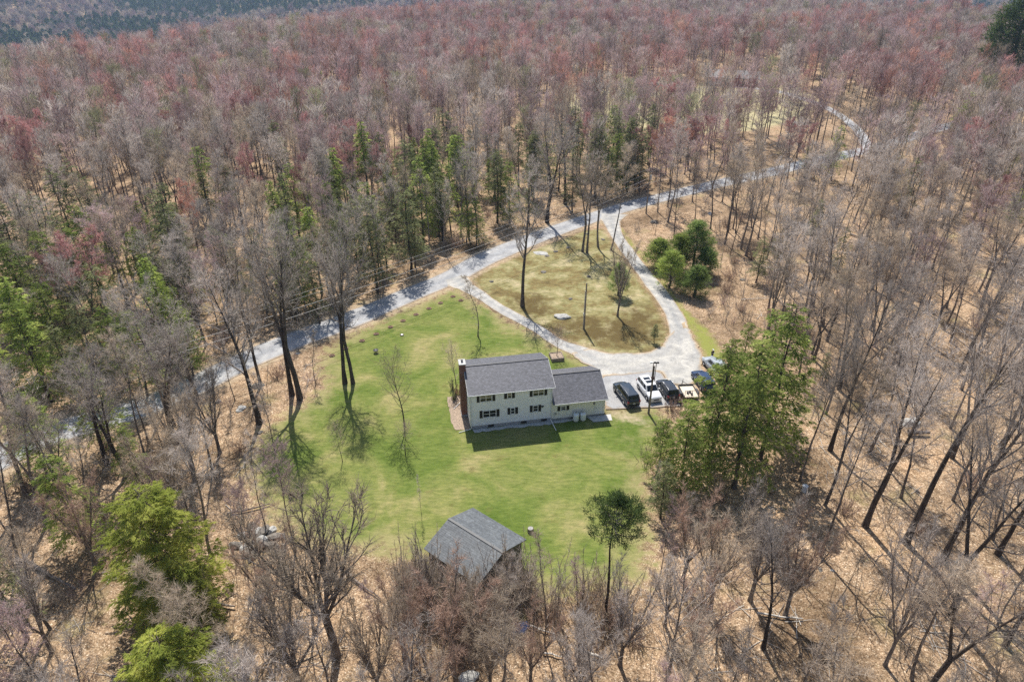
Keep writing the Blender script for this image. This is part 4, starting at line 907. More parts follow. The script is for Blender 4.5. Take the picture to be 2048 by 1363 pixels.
    for sx in (-L * .29, L * .30):
        for s_ in (-1, 1):
            bm = bmesh.new(); cyl(bm, (sx, s_ * (hw - .2), wr), (sx, s_ * (hw + .012), wr), wr, seg=20); wh = bm_obj('wheel', bm, M['tire'], t, bevel=.03)
            bm = bmesh.new(); cyl(bm, (sx, s_ * (hw + .0), wr), (sx, s_ * (hw + .028), wr), wr * .62, wr * .5, seg=14); bm_obj('rim', bm, M['galv'], wh)
            mb = MB(); th = np.linspace(0.05, math.pi - .05, 9); mb.tube(np.stack([sx + np.cos(th) * (wr + .055), np.full(9, s_ * (hw - .015)), wr + np.sin(th) * (wr + .055)], 1), np.full(9, .035), 4); obj('wheel_arch', mb.mesh('wheel_arch', [M['black']]), t)
    for s_ in (-1, 1):
        boxes('headlight', [(L / 2 - .28, L / 2 - .06, s_ * hw * .70 - .16, s_ * hw * .70 + .16, zb * .66, zb * .80)], M['lamp_clear'], t, bevel=.03)
        boxes('taillight', [(-L / 2 - .015, -L / 2 + .22, s_ * hw * .80 - .12, s_ * hw * .80 + .12, zb * .66, zb * .92)], M['lamp_red'], t, bevel=.03)
        boxes('mirror', [(x1 - .28, x1 - .14, s_ * (hw * .93) - .0 if s_ > 0 else -hw * .93 - .24, s_ * (hw * .93) + .24 if s_ > 0 else -hw * .93, zb + .04, zb + .19)], M[paint], t, bevel=.03)
        for k in (-.12, .12): boxes('door_handle', [(L * k - .1, L * k + .08, s_ * (hw + .002) - .015, s_ * (hw + .002) + .015, zb * .86, zb * .90)], M['galv'], t)
    boxes('grille', [(L / 2 - .07, L / 2 + .012, -hw * .42, hw * .42, zb * .42, zb * .60)], M['black'], t, bevel=.02)
    boxes('front_bumper', [(L / 2 - .3, L / 2 + .03, -hw * .78, hw * .78, .26, .42)], M['black' if paint != 'paint_white' else 'galv'], t, bevel=.04)
    boxes('rear_bumper', [(-L / 2 - .04, -L / 2 + .25, -hw * .86, hw * .86, .3, .5)], M['black' if paint != 'paint_white' else 'galv'], t, bevel=.04)
    boxes('licence_plate', [(-L / 2 - .03, -L / 2 + .02, -.16, .16, .62, .74)], M['white'], t)
    return t
ZP = .11
def carspot(px, py, lift=ZP): p = G(px, py); return (p.x, p.y, p.z + lift)
car('suv', 5.15, 2.0, 1.82, 'paint_navy', carspot(1251, 795), R(90 + 16), 'large navy SUV parked nose away, nearest to the garage wing')
car('suv', 4.75, 1.92, 1.78, 'paint_white', carspot(1297, 788), R(-90 + 14), 'white SUV with two sunroof panels, parked facing the viewer', sunroof=True, hood=1.25)
car('suv', 4.35, 1.84, 1.68, 'paint_black', carspot(1333, 786), R(90 + 12), 'black compact SUV with pale roof rails behind the utility pole', hood=1.0)
car('suv', 4.8, 1.95, 1.72, 'paint_blue', carspot(1405, 768, .0), R(90 + 10), 'dark blue SUV half hidden by the hemlock branches')
car('pickup_truck', 5.2, 2.0, 1.86, 'paint_silver', carspot(1430, 741, .0), R(90 + 14), 'silver grey truck parked beside the person, partly behind branches', hood=1.3)
# utility trailer
tp = G(1372, 789); tr_ = empty('utility_trailer', (tp.x + .25, tp.y, tp.z), R(4), 'black utility trailer with pale plywood deck and mesh ramp gate', 'trailer')
boxes('deck', [(-.95, .95, -1.35, 1.35, .52, .57)], M['plywood'], tr_)
for nm, b in (('side_rail', (-1.02, -.955, -1.4, 1.4, .45, .78)), ('side_rail', (.955, 1.02, -1.4, 1.4, .45, .78)), ('front_rail', (-.95, .95, 1.355, 1.42, .45, .8))): boxes(nm, [b], M['black'], tr_)
gate = boxes('ramp_gate', [(-.95, .95, -1.44, -1.39, .5, .55), (-.95, .95, -1.44, -1.39, 1.6, 1.65), (-.95, -.9, -1.44, -1.39, .55, 1.6), (.9, .95, -1.44, -1.39, .55, 1.6), (-.02, .02, -1.44, -1.39, .55, 1.6)], M['rust'], tr_)
boxes('mesh', [(-.9 + .12 * k, -.89 + .12 * k, -1.42, -1.41, .56, 1.59) for k in range(1, 15)], M['rust'], gate, kind='stuff')
for s_ in (-1, 1):
    bm = bmesh.new(); cyl(bm, (s_ * 1.05, -.15, .33), (s_ * 1.27, -.15, .33), .33, seg=18); wh = bm_obj('wheel', bm, M['tire'], tr_, bevel=.02)
    bm = bmesh.new(); cyl(bm, (s_ * 1.26, -.15, .33), (s_ * 1.285, -.15, .33), .18, seg=12); bm_obj('rim', bm, M['galv'], wh)
    boxes('fender', [(s_ * 1.16 - .14, s_ * 1.16 + .14, -.6, .3, .69, .73), (s_ * 1.16 - .14, s_ * 1.16 + .14, -.66, -.6, .45, .73), (s_ * 1.16 - .14, s_ * 1.16 + .14, .3, .36, .45, .73)], M['black'], tr_)
mb = MB(); mb.tube(np.array([(-.7, 1.42, .48), (0, 2.6, .46)]), [.04, .04], 5); mb.tube(np.array([(.7, 1.42, .48), (0, 2.6, .46), (0, 2.85, .46)]), [.04, .04, .04], 5); obj('tongue', mb.mesh('tongue', [M['black']]), tr_)
pipe('jack', [(0, 2.55, .0), (0, 2.55, .95)], .035, M['galv'], tr_)
for i, (a, b) in enumerate(((-.25, -.5), (.1, -.35), (.2, -.85))):
    bm = bmesh.new(); cyl(bm, (0, 0, 0), (0, 0, .24), .13, .16, 12); o = bm_obj('bucket', bm, M['black'], smooth=False)
    wp = tr_.matrix_basis @ Vector((a, b, .572)); o.location = wp; tag(o, ['small black bucket nearest the front rail of the trailer', 'small black bucket in the middle of the trailer deck', 'small black bucket closest to the trailer ramp gate'][0 if i == 1 else (1 if i == 0 else 2)], 'bucket', 'buckets on the trailer deck')

# ------------------------------------------------------------------ person
def person(loc, rz):
    root = empty('person', loc, rz, 'person in dark jacket, jeans and white cap raising both hands by the silver truck', 'person')
    V = [(0, 0, .93), (0, 0, 1.15), (0, .01, 1.38), (0, .02, 1.48), (0, .0, 1.56), (0, -.01, 1.65), (0, 0, 1.74),
         (.17, 0, 1.42), (.23, -.03, 1.16), (.13, -.27, 1.26), (-.17, 0, 1.42), (-.23, -.03, 1.16), (-.13, -.27, 1.26),
         (.1, 0, .86), (.11, -.01, .48), (.12, .03, .09), (-.1, 0, .86), (-.11, -.01, .48), (-.12, .03, .09), (.13, -.12, .045), (-.13, -.12, .045)]
    E = [(0, 1), (1, 2), (2, 3), (3, 4), (4, 5), (5, 6), (2, 7), (7, 8), (8, 9), (2, 10), (10, 11), (11, 12), (0, 13), (13, 14), (14, 15), (0, 16), (16, 17), (17, 18), (15, 19), (18, 20)]
    Rr = [(.16, .11), (.15, .11), (.17, .11), (.07, .07), (.062, .065), (.085, .10), (.06, .07), (.065, .065), (.05, .05), (.036, .036), (.065, .065), (.05, .05), (.036, .036), (.09, .09), (.065, .065), (.045, .05), (.09, .09), (.065, .065), (.045, .05), (.04, .035), (.04, .035)]
    me = bpy.data.meshes.new('person_body'); me.from_pydata(V, E, []); o = obj('body', me, root)
    for k in ('skin', 'jacket', 'denim', 'black'): me.materials.append(M[k])
    o.modifiers.new('skin', 'SKIN'); sv = me.skin_vertices[0].data
    for s_, r_ in zip(sv, Rr): s_.radius = r_
    sv[0].use_root = True; ss = o.modifiers.new('sub', 'SUBSURF'); ss.levels = ss.render_levels = 1
    dg = bpy.context.evaluated_depsgraph_get(); ev = bpy.data.meshes.new_from_object(o.evaluated_get(dg)); o.modifiers.clear(); o.data = ev
    for k in ('skin', 'jacket', 'denim', 'black'):
        if M[k].name not in ev.materials: ev.materials.append(M[k])
    for p in ev.polygons:
        c = p.center; hand = c.y < -.21 and c.z > 1.0
        p.material_index = 0 if (c.z > 1.47 or hand) else (1 if c.z > .9 or (abs(c.x) > .19 and c.z > .8) else (2 if c.z > .1 else 3)); p.use_smooth = True
    bm = bmesh.new(); bmesh.ops.create_uvsphere(bm, u_segments=14, v_segments=8, radius=.108)
    for v in bm.verts: v.co = Vector((v.co.x * .92, v.co.y * 1.08, max(v.co.z, -.01) * .85 + 1.70))
    bm_obj('cap', bm, M['white'], root, smooth=True)
    boxes('cap_brim', [(-.07, .07, -.21, -.09, 1.685, 1.70)], M['white'], root, bevel=.005)
    boxes('nose', [(-.014, .014, -.125, -.09, 1.61, 1.65)], M['skin'], root, bevel=.006)
    for s_ in (-1, 1):
        boxes('eye', [(s_ * .032 - .012, s_ * .032 + .012, -.106, -.09, 1.652, 1.664)], M['black'], root)
        mb = MB(); bx = s_ * .13
        for k in range(4): mb.tube(np.array([(bx + s_ * (.02 - .015 * k), -.27, 1.27), (bx + s_ * (.02 - .017 * k), -.33, 1.30 + .004 * k), (bx * .8 + s_ * (.02 - .017 * k) * .8, -.35, 1.34 - .004 * abs(k - 1))]), [.011, .01, .008], 5, cap=True)
        mb.tube(np.array([(bx, -.26, 1.26), (bx - s_ * .045, -.29, 1.27), (bx - s_ * .06, -.32, 1.28)]), [.013, .011, .009], 5, cap=True)
        obj('hand', mb.mesh('hand', [M['skin']]), root)
    return root
pp = G(1424, 721); person((pp.x, pp.y + .3, pp.z), R(20))
c_ = boxes('remote_controller', [(-.09, .09, -.05, .05, -.03, .03)], M['galv'], None, bevel=.01, label='small grey remote controller held by the person with the white cap', cat='controller')
c_.location = Vector((pp.x, pp.y + .3, pp.z)) + Vector((.36 * math.sin(R(20)), -.36 * math.cos(R(20)), 1.31)); c_.rotation_euler[2] = R(20)

# ------------------------------------------------------------------ poles and wires
def pole(px, py, h, r, label, name='utility_pole', cross=None, lamp=False):
    b = G(px, py); o = empty(name, b, 0, label, 'pole')
    bm = bmesh.new(); cyl(bm, (0, 0, -.3), (0, 0, h), r, r * .7, 10); bm_obj('shaft', bm, M['pole'], o, smooth=False)
    return o, b
o, b = pole(1297, 826, 7.2, .155, 'thick wooden pole with flood lamps standing in front of the white car')
for dx in (-.16, .17): pipe('riser_pipe', [(dx, -.2, 5.0), (dx * 1.1, -.2, 7.8)], .045, M['rust'], o)
boxes('band', [(-.22, .22, -.26, .2, 5.35, 5.5)], M['rust'], o)
for dx, m_ in ((-.45, 'white'), (0.0, 'black'), (.35, 'black')):
    l = boxes('flood_lamp', [(dx - .14, dx + .14, -.34, -.12, 7.72, 7.92)], M[m_], o, bevel=.04)
pipe('lamp_arm', [(-.5, -.2, 7.8), (.5, -.2, 7.8)], .03, M['black'], o)
o, b = pole(1168, 657, 7.9, .14, 'bare wooden pole standing alone on the mossy island')
pipe('riser_pipe', [(-.17, -.05, 0), (-.17, -.05, 6.6)], .045, M['galv'], o)
boxes('junction_box', [(-.28, -.08, -.16, -.05, 2.4, 2.8)], M['galv'], o)
UP, ub = pole(1292, 427, 10.5, .17, 'tall wooden utility pole beside the road beyond the upper driveway mouth')
boxes('crossarm', [(-1.1, 1.1, -.08, .08, 9.6, 9.75)], M['pole'], UP)
for dx in (-1, -.5, .5, 1):
    bm = bmesh.new(); cyl(bm, (dx, 0, 9.75), (dx, 0, 9.95), .05, .03, 8); bm_obj('insulator', bm, M['black'], UP)
bm = bmesh.new(); cyl(bm, (.32, 0, 7.8), (.32, 0, 8.8), .2, seg=14); bm_obj('transformer', bm, M['galv'], UP)
P2, p2 = pole(330, 815, 10.5, .17, 'utility pole among the roadside trees at the left end of the wires')
boxes('crossarm', [(-1.1, 1.1, -.08, .08, 9.6, 9.75)], M['pole'], P2)
P3, p3 = pole(1640, 306, 10.5, .17, 'utility pole beside the road near the bend, almost hidden by trees')
boxes('crossarm', [(-1.1, 1.1, -.08, .08, 9.6, 9.75)], M['pole'], P3)
def wire(a, b, sag, r=.022, label='', group='wires strung along the road'):
    t = np.linspace(0, 1, 24)[:, None]; P = np.array(a)[None] * (1 - t) + np.array(b)[None] * t; P[:, 2] -= (4 * sag * t * (1 - t))[:, 0]
    mb = MB(); mb.tube(P, np.full(24, r), 4); o = obj('overhead_wire', mb.mesh('overhead_wire', [M['wire']])); tag(o, label, 'wire', group)
for k, (dz, dx, lb) in enumerate(((9.97, -1, 'upper far side power line from the roadside pole down to the left pole'), (9.97, 1, 'upper near side power line from the roadside pole down to the left pole'), (8.2, 0, 'thick middle cable along the road below the two power lines'), (7.1, .1, 'lowest cable along the road between the pole and the left trees'))):
    wire((ub.x + dx, ub.y, ub.z + dz), (p2.x + dx, p2.y, p2.z + dz), 1.6, .02 if k < 2 else .035, lb)
    wire((ub.x + dx, ub.y, ub.z + dz), (p3.x + dx, p3.y, p3.z + dz), 1.2, .02 if k < 2 else .035, lb.replace('down to the left pole', 'to the pole near the bend').replace('along the road', 'toward the bend').replace('between the pole and the left trees', 'beyond the pole'))

# ------------------------------------------------------------------ things on the lawn and the island
pl = G(1113, 716); pt = empty('planter', pl, HA, 'square dark timber planter filled with mulch behind the house', 'planter')
boxes('frame', [(-.95, .95, -.95, -.83, 0, .5), (-.95, .95, .83, .95, 0, .5), (-.95, -.83, -.829, .829, 0, .5), (.83, .95, -.829, .829, 0, .5)], M['log'], pt)
boxes('mulch', [(-.829, .829, -.829, .829, .1, .42)], M['mulch'], pt)
rings_px = [(906, 593), (921.6, 601), (881, 606), (858, 617), (832, 629), (806, 641.6), (781, 654), (752.5, 668), (724, 681.5), (691, 697), (664, 711)]
rb_n = ['first', 'stray', 'second', 'third', 'fourth', 'fifth', 'sixth', 'seventh', 'eighth', 'ninth', 'tenth']
for i, (px, py) in enumerate(rings_px):
    g_ = G(px, py); g_.z = float(terrain(g_.x, g_.y)); t = empty('planting_ring', g_, random.random(), (f'small round mulch ring on the lawn edge, {rb_n[i]} one counting from the driveway mouth' if i != 1 else 'small round mulch ring set off the row, closest to the driveway'), 'planting ring', 'planting rings along the roadside edge of the lawn')
    mb = MB(); th = np.linspace(0, 2 * math.pi, 15); mb.tube(np.stack([np.cos(th) * .36, np.sin(th) * .36, np.full(15, .05)], 1), .09 + .02 * np.sin(th * 5 + i), 6); obj('edging', mb.mesh('edging', [M['edging']]), t)
    bm = bmesh.new(); cyl(bm, (0, 0, 0), (0, 0, .05), .33, .3, 14); bm_obj('mulch', bm, M['soil'], t)
for i, (px, py, s) in enumerate([(1111, 503, .5), (1094, 512, .5), (1136, 495, .45), (1087, 544, .5), (1177, 553, .4), (1206, 479, .45), (983, 563, .4), (1175, 468, .45), (1141, 598, .4)]):
    g_ = G(px, py); o = obj('stump', rock_mesh('stump', s, s, .22, M['stone_dark'], i, 2)); o.location = g_; tag(o, f'{["low dark", "small dark", "low brown", "dark", "squat dark", "low round", "lone dark", "flat dark", "little dark"][i]} stump in the island grass {where(g_.x, g_.y)}', 'stump', 'low stumps dotted over the island')
def rock(px, py, sx, sy, sz, mat, label, seed, rz=0, group=None):
    g_ = G(px, py); o = obj('rock', rock_mesh('rock', sx, sy, sz, M[mat], seed, 3)); o.location = g_; o.rotation_euler[2] = rz; tag(o, label, 'rock', group); return o
rock(1124, 634, 1.25, .8, .5, 'stone', 'pale flat boulder on the island left of the bare pole', 3, -.2)
rock(1081, 506, 1.3, 1.0, .12, 'stone', 'flat grey slab in the island grass close to the road', 5)
for i, (px, py, s) in enumerate([(515, 772, .85), (482, 818, .7), (437, 803, .5), (595, 707, .3), (1308, 445, 1.0), (1420, 428, .7), (1485, 560, .5), (1822, 845, 1.3), (1640, 1138, .3), (1665, 1140, .2), (520, 865, .4)]):
    g_ = G(px, py); rock(px, py, s, s * .7, s * .5, 'stone_dark' if i % 2 == 0 else 'stone', f'{"dark" if i % 2 == 0 else "grey"} boulder in the fallen leaves {where(g_.x, g_.y)}', 20 + i, i)
# heap of dark stones lower left
for i in range(16):
    a = i * 2.4; rr_ = .5 + .32 * (i % 5); g_ = G(515, 1085); o = obj('stone', rock_mesh('stone', .55 + .2 * (i % 3), .45, .42, M['stone_dark' if i % 3 else 'stone'], 60 + i, 2)); x, y = g_.x + math.cos(a) * rr_ * 1.1, g_.y + math.sin(a) * rr_ * 1.4
    o.location = (x, y, g_.z + .1 + (.35 if rr_ < 1 else 0)); o.rotation_euler[2] = a
    tag(o, ('dark mossy stone' if i % 3 else 'paler grey stone') + ' in the heap among the leaves left of the lawn', 'stone', 'heap of dark stones left of the lawn')
# small things
g_ = G(752, 705); t = empty('fire_pit', g_, .4, 'small black fire pit with a lid standing on the lawn', 'fire pit')
bm = bmesh.new(); cyl(bm, (0, 0, .25), (0, 0, .5), .22, .4, 14); bm_obj('bowl', bm, M['black'], t)
boxes('leg', [(.25, .3, -.02, .03, 0, .4)], M['black'], t); boxes('leg', [(-.3, -.25, -.02, .03, 0, .4)], M['black'], t); boxes('leg', [(-.02, .03, .25, .3, 0, .4)], M['black'], t); boxes('leg', [(-.02, .03, -.3, -.25, 0, .4)], M['black'], t)
bm = bmesh.new(); cyl(bm, (0, 0, .5), (0, 0, .62), .4, .1, 14); bm_obj('lid', bm, M['black'], t)
g_ = G(804, 670); t = empty('well_cover', g_, 0, 'grey round cover lying in the lawn below the mulch rings', 'well cover')
bm = bmesh.new(); cyl(bm, (0, 0, 0), (0, 0, .12), .32, .3, 16); bm_obj('cover', bm, M['stone_dark'], t); bm = bmesh.new(); cyl(bm, (0, 0, .12), (0, 0, .15), .14, .13, 12); bm_obj('lid', bm, M['galv'], t)
g_ = G(1061, 1062); t = empty('sawn_stump', g_, 0, 'short sawn stump with pale top on the grass right of the shed', 'stump')
bm = bmesh.new(); cyl(bm, (0, 0, -.1), (0, 0, .45), .34, .3, 14); bm_obj('bark', bm, M['log'], t); bm = bmesh.new(); cyl(bm, (0, 0, .451), (0, 0, .465), .25, .25, 14); bm_obj('sawn_top', bm, M['stone'], t)
# blue tarp, folded over a little pile
g_ = G(1038, 1256); bm = bmesh.new(); bmesh.ops.create_grid(bm, x_segments=18, y_segments=14, size=1)
for v in bm.verts: x, y = v.co.x, v.co.y; v.co = Vector((x * .75 + .2 * math.sin(y * 3), y * .6 + .15 * math.sin(x * 4), .42 + .2 * math.sin(x * 4 + y * 2) * math.cos(y * 5) - .42 * max(abs(x), abs(y)) ** 3 + random.uniform(-.03, .03)))
o = bm_obj('tarp', bm, M['tarp'], None, smooth=False, label='crumpled blue tarp lying in the brush below the shed', cat='tarp'); o.location = g_
def log(p0, p1, r, mat, label, h=.25, name='fallen_log', cat='log', group=None, bend=.15, seed=0):
    g = np.random.default_rng(seed); a, b = G(*p0), G(*p1); t = np.linspace(0, 1, 9)[:, None]; P = np.array(a)[None] * (1 - t) + np.array(b)[None] * t
    P[:, :2] += np.cumsum(g.normal(size=(9, 2)), 0) * bend * .3; P[:, 2] = terrain(P[:, 0], P[:, 1]) + h * .5 + r
    mb = MB(); mb.tube(P, r * np.linspace(1, .5, 9), 7, cap=True)
    for k in range(5): i = 3 + k; d = g.normal(size=3); d[2] = abs(d[2]) + .3; mb.tube(np.array([P[i], P[i] + d / np.linalg.norm(d) * g.uniform(.4, 1.4)]), [r * .35, .01], 4)
    o = obj(name, mb.mesh(name, [M[mat]], smooth=True)); return tag(o, label, cat, group)
for i, (a, b, r_, mt, lb) in enumerate([((880, 1240), (985, 1290), .17, 'log_pale', 'long bleached log in the brush, lowest of the pale logs below the shed'), ((890, 1238), (970, 1268), .13, 'log_pale', 'bleached log just above the lowest pale log below the shed'), ((935, 1238), (995, 1262), .14, 'log_pale', 'short pale log nearest the blue tarp on its left'), ((940, 1212), (1000, 1235), .12, 'log_pale', 'pale log half under brown brush just below the shed'),
        ((1060, 1253), (1115, 1275), .1, 'log_pale', 'thin pale log right of the blue tarp'), ((1150, 1302), (1205, 1318), .2, 'log_pale', 'mossy pale limb on the ground in front of the tall brush trees'), ((1085, 1308), (1125, 1322), .09, 'log_pale', 'thin white branch on the leaves below the blue tarp'), ((1265, 1210), (1258, 1290), .08, 'log_pale', 'thin leaning white stem right of the brush below the round pine'),
        ((1815, 868), (1862, 872), .35, 'log', 'thick dark fallen log beside the boulder on the right slope'), ((1515, 1228), (1610, 1244), .1, 'log_pale', 'thin pale pole lying in the brush below the hemlocks'), 
        ((1700, 470), (1780, 500), .2, 'log', 'fallen trunk lying in open leaves on the right hillside'), ((60, 1130), (150, 1180), .2, 'log', 'fallen trunk at the left edge left of the big hemlock'), ((455, 1030), (540, 1012), .12, 'log', 'fallen trunk above the dark stone heap'), ((1480, 600), (1535, 597), .08, 'log_pale', 'thin fallen stem on the open leaf slope above the hemlocks'), ((700, 1150), (760, 1200), .12, 'log', 'fallen limb between the spreading tree and the shed'), ((400, 1200), (470, 1220), .16, 'log', 'fallen trunk right of the big lower left hemlock')]):
    log(a, b, r_, mt, lb, seed=i)
g_ = G(1608, 982); t = empty('white_barrel', g_, 0, 'white plastic barrel among the trees below the hemlocks', 'barrel'); bm = bmesh.new(); cyl(bm, (0, 0, 0), (0, 0, .8), .3, .3, 16); bm_obj('barrel_body', bm, M['white'], t, bevel=.04); bm = bmesh.new(); cyl(bm, (0, 0, .8), (0, 0, .84), .31, .31, 16); bm_obj('lid', bm, M['galv'], t)
g_ = G(938, 1355); o = obj('rock', rock_mesh('rock', .9, .7, .4, M['stone'], 99, 3)); o.location = g_; tag(o, 'whitish rock at the very bottom centre of the woods', 'rock')

# ------------------------------------------------------------------ far house beyond the trees
fh = G(1462, 172); t = empty('far_house', fh, R(-18), 'low far house with pale grey roof beyond the yellow field', 'house')
gable_walls('wall', -11, 11, 9, 0, 3.4, 5.6, M['stone_dark'], t)
for c in (0,): roof_slab('roof', -11.6, 11.6, -.6, 3.2, 4.5, 5.7, .2, M['shed_shingle'], t); roof_slab('roof', -11.6, 11.6, 9.6, 3.2, 4.5, 5.7, .2, M['galv'], t)
for x in (-9, -5, 1, 6): f = boxes('window', [(x, x + 1.5, -.06, -.01, 1, 2.4)], M['trim'], t); boxes('pane', [(x + .1, x + 1.4, -.08, -.061, 1.1, 2.3)], M['pane'], f)

# ------------------------------------------------------------------ trees placed one by one where the photograph shows them
def hero(P, px, py, h, label, group=None, cm=None, wide=1.05, rz=None, lean=(0, 0)):
    g_ = G(px, py); return plant(P, g_.x, g_.y, h, rz=rz, label=label, group=group, crown_mat=cm, wide=wide, lean=lean)
def top_at(px, py, h):
    """ground point of a tree of height h whose tip the photograph shows at (px, py)"""
    g_ = G(px, py, h); return g_
GY = 'big bare trees along the roadside'
hero(broad[0], 519, 846, 19, 'dark leaning bare tree at the lower left edge of the lawn', GY, rz=.3)
hero(broad[2], 584, 790, 22, 'left trunk of the tall close pair by the road', GY, wide=.85)
hero(broad[1], 600, 797, 24, 'right, straighter trunk of the tall close pair by the road', GY, wide=.85)
hero(broad[2], 690, 766, 22, 'tall bare tree leaning left, left of the two trunks on the lawn edge', GY, wide=.8, rz=2)
hero(broad[1], 706, 766, 20, 'right one of the two tall trunks standing on the lawn edge', GY, wide=.75, rz=4)
hero(slim[0], 632, 768, 8, 'thin sapling between the tall pair and the lawn edge trunks', GY)
hero(slim[1], 551, 906, 11, 'thin bare tree just inside the lower left corner of the lawn', GY)
hero(slim[1], 470, 800, 10, 'thin bare tree in the leaf strip between road and lawn', GY)
hero(broad[0], 395, 800, 17, 'bushy crowned bare tree where the road leaves the woods', GY, wide=1.05, rz=1.5)
hero(vase[2], 440, 905, 12, 'multi stemmed bare tree below the road at the left lawn corner', GY)
hero(young[0], 809, 852, 9.0, 'small upright bare tree in the middle of the lawn, left of the house', 'small lawn trees')
hero(young[1], 811, 908, 4.6, 'small bare tree in the lawn in front of the upright one', 'small lawn trees')
hero(young[0], 685, 922, 5.0, 'thin little bare tree in the lower left lawn', 'small lawn trees', wide=.8)
hero(slim[1], 843, 1028, 5.4, 'thin sapling on the lawn above the shed', 'small lawn trees', wide=.6)
hero(slim[0], 956, 672, 10.5, 'slender bare tree on the lawn beside the driveway behind the house', 'small lawn trees', wide=1.5)
hero(young[1], 912, 768, 6.0, 'small vase shaped bare tree beside the brick chimney', 'small lawn trees')
hero(young[0], 1113, 716, 4.4, 'small round bare tree growing in the timber planter', 'small lawn trees', cm=M['brush_brown'], wide=1.25)
hero(broad[0], 1045, 612, 20.5, 'large dark bare tree beside the driveway on the island', GY, rz=5.2, wide=.95)
for px, py, h, lb in ((1165, 503, 19, 'left of the two close trunks at the top of the island'), (1174, 506, 18, 'right of the two close trunks at the top of the island'), (1196, 493, 17, 'single trunk between the pair and the upper driveway mouth'), (1222, 500, 19, 'tall trunk at the edge of the upper driveway on the island')):
    hero(tall[(px // 3) % 5], px, py, h, lb, GY)
hero(vase[1], 1235, 632, 13, 'bare tree with upswept branches in front of the small pine on the island', GY, wide=.8, cm=M['twig_tan'])
hero(broad[1], 1094, 445, 22, 'large crowned bare tree across the road above the island', GY, rz=.7)
hero(broad[2], 1130, 408, 20, 'large bare tree across the road right of the large crowned one', GY)
hero(broad[0], 938, 478, 17, 'dark trunked bare tree across the road from the island', GY, wide=.7)
# open leaf slope at the right: tall leaning-looking trunks
for k, (px, py, h, P, lb) in enumerate([(1730, 1052, 23, broad[1], 'tall dark bare trunk standing clear on the right leaf slope'), (1812, 1085, 27, broad[2], 'thickest tall trunk on the right leaf slope'), (1885, 1120, 24, broad[0], 'forked tall tree right of the thickest trunk on the slope'), (1900, 1230, 20, broad[1], 'wide crowned bare tree at the lower right'), (1640, 1110, 17, tall[1], 'bare tree at the right edge of the brushy group below the hemlocks'), (1960, 980, 20, broad[2], 'tall bare tree near the right edge on the open slope'),
        (1650, 1010, 19, tall[3], 'bare tree behind the white barrel'), (1770, 1330, 14, vase[2], 'spreading bare tree at the bottom of the right slope'), (2010, 1290, 17, broad[0], 'bare tree in the bottom right corner'), (1940, 845, 6, slim[0], 'small bare tree beside the dark fallen log'), (1460, 640 - 130, 17, tall[2], 'dark trunk standing in open leaves right of the green pines'), (1310, 470, 12, slim[0], 'slim bare tree beside the upper driveway verge'),
        (1600, 960, 18, tall[0], 'bare tree just right of the hemlock group'), (1660, 900, 20, broad[0], 'large bare tree on the slope right of the hemlock group')]):
    hero(P, px, py, h, lb, 'bare trees on the open right hand slope', rz=k * 1.3, wide=.74)
# spreading trees and tall brush in front of the shed and lawn
for k, (px, py, h, P, lb) in enumerate([(672, 1310, 16.5, vase[0], 'largest vase shaped bare tree, spreading in front of the lower left lawn'), (600, 1380, 12.5, vase[2], 'leaning bare tree left of the largest vase shaped one'), (905, 1330, 10.5, vase[1], 'two stemmed bare tree left of the shed'), (1090, 1290, 12, slim[0], 'straight slim tree right of the shed'), (1240, 1330, 10, vase[2], 'bare tree with upswept limbs in front of the round pine'),
        (1060, 1370, 8.5, vase[1], 'low bushy bare tree below the blue tarp'), (1420, 1220, 11, vase[0], 'wide brushy bare tree below the hemlocks, left one'), (1500, 1200, 11.5, vase[2], 'wide brushy bare tree below the hemlocks, middle one'), (1570, 1230, 11, vase[1], 'wide brushy bare tree below the hemlocks, right one'), (1330, 1250, 8, vase[2], 'low brushy tree between the round pine and the hemlocks'), (1380, 1330, 10, vase[1], 'brown twigged tree near the bottom, below the brushy trees'),
        (1155, 1240, 8, slim[2], 'thin mauve tree between the shed and the round pine'), (862, 1215, 6, vase[2], 'low grey bare tree against the left corner of the shed'), (925, 1262, 7, vase[0], 'tan bare tree directly in front of the shed roof'), (985, 1275, 7.5, slim[0], 'slim tan tree in front of the shed, left of the tarp'), (1030, 1215, 6.5, vase[2], 'grey bare tree before the shaded end of the shed'), (810, 1320, 9.5, vase[1], 'brown twigged tree left of the pale logs'), (980, 1385, 9, vase[0], 'tan bushy tree at the bottom centre'), (1160, 1400, 9.5, vase[2], 'grey bushy tree at the bottom, right of centre'), (760, 1400, 10, vase[0], 'tan bushy tree at the bottom, left of centre'),
        (760, 1290, 8, slim[2], 'thin tree between the largest vase tree and the shed'), (1310, 1000, 5.5, slim[1], 'thin bare tree on the right lawn edge left of the hemlocks')]):
    hero(P, px, py, h, lb, 'bare trees between the lawn and the viewer', rz=k * 2.1, wide=1.35 if k < 3 else 1.1, cm=M['twig_tan'] if k in (0,) else None)
for k, (px, py, h, lb) in enumerate([(50, 985, 16, 'bare tree in front of the road at the far left edge'), (135, 960, 14, 'bare tree in front of the left stretch of road, above the near hemlock'), (215, 930, 15, 'wide crowned bare tree hiding the road left of the wires'), (290, 915, 14, 'bare tree right of the wide crowned one hiding the road'), (345, 880, 14, 'bushy bare tree just below the road, left of the leaning lawn edge tree'), (95, 1040, 15, 'bare tree left of the large near hemlock'), (390, 960, 12, 'bare tree between the near hemlock and the lawn')]):
    hero([tall[5], tall[1], broad[0], tall[0], broad[2], tall[3], vase[0]][k], px, py, h, lb, 'bare trees below the left stretch of road', rz=k * 1.9, wide=1.1)
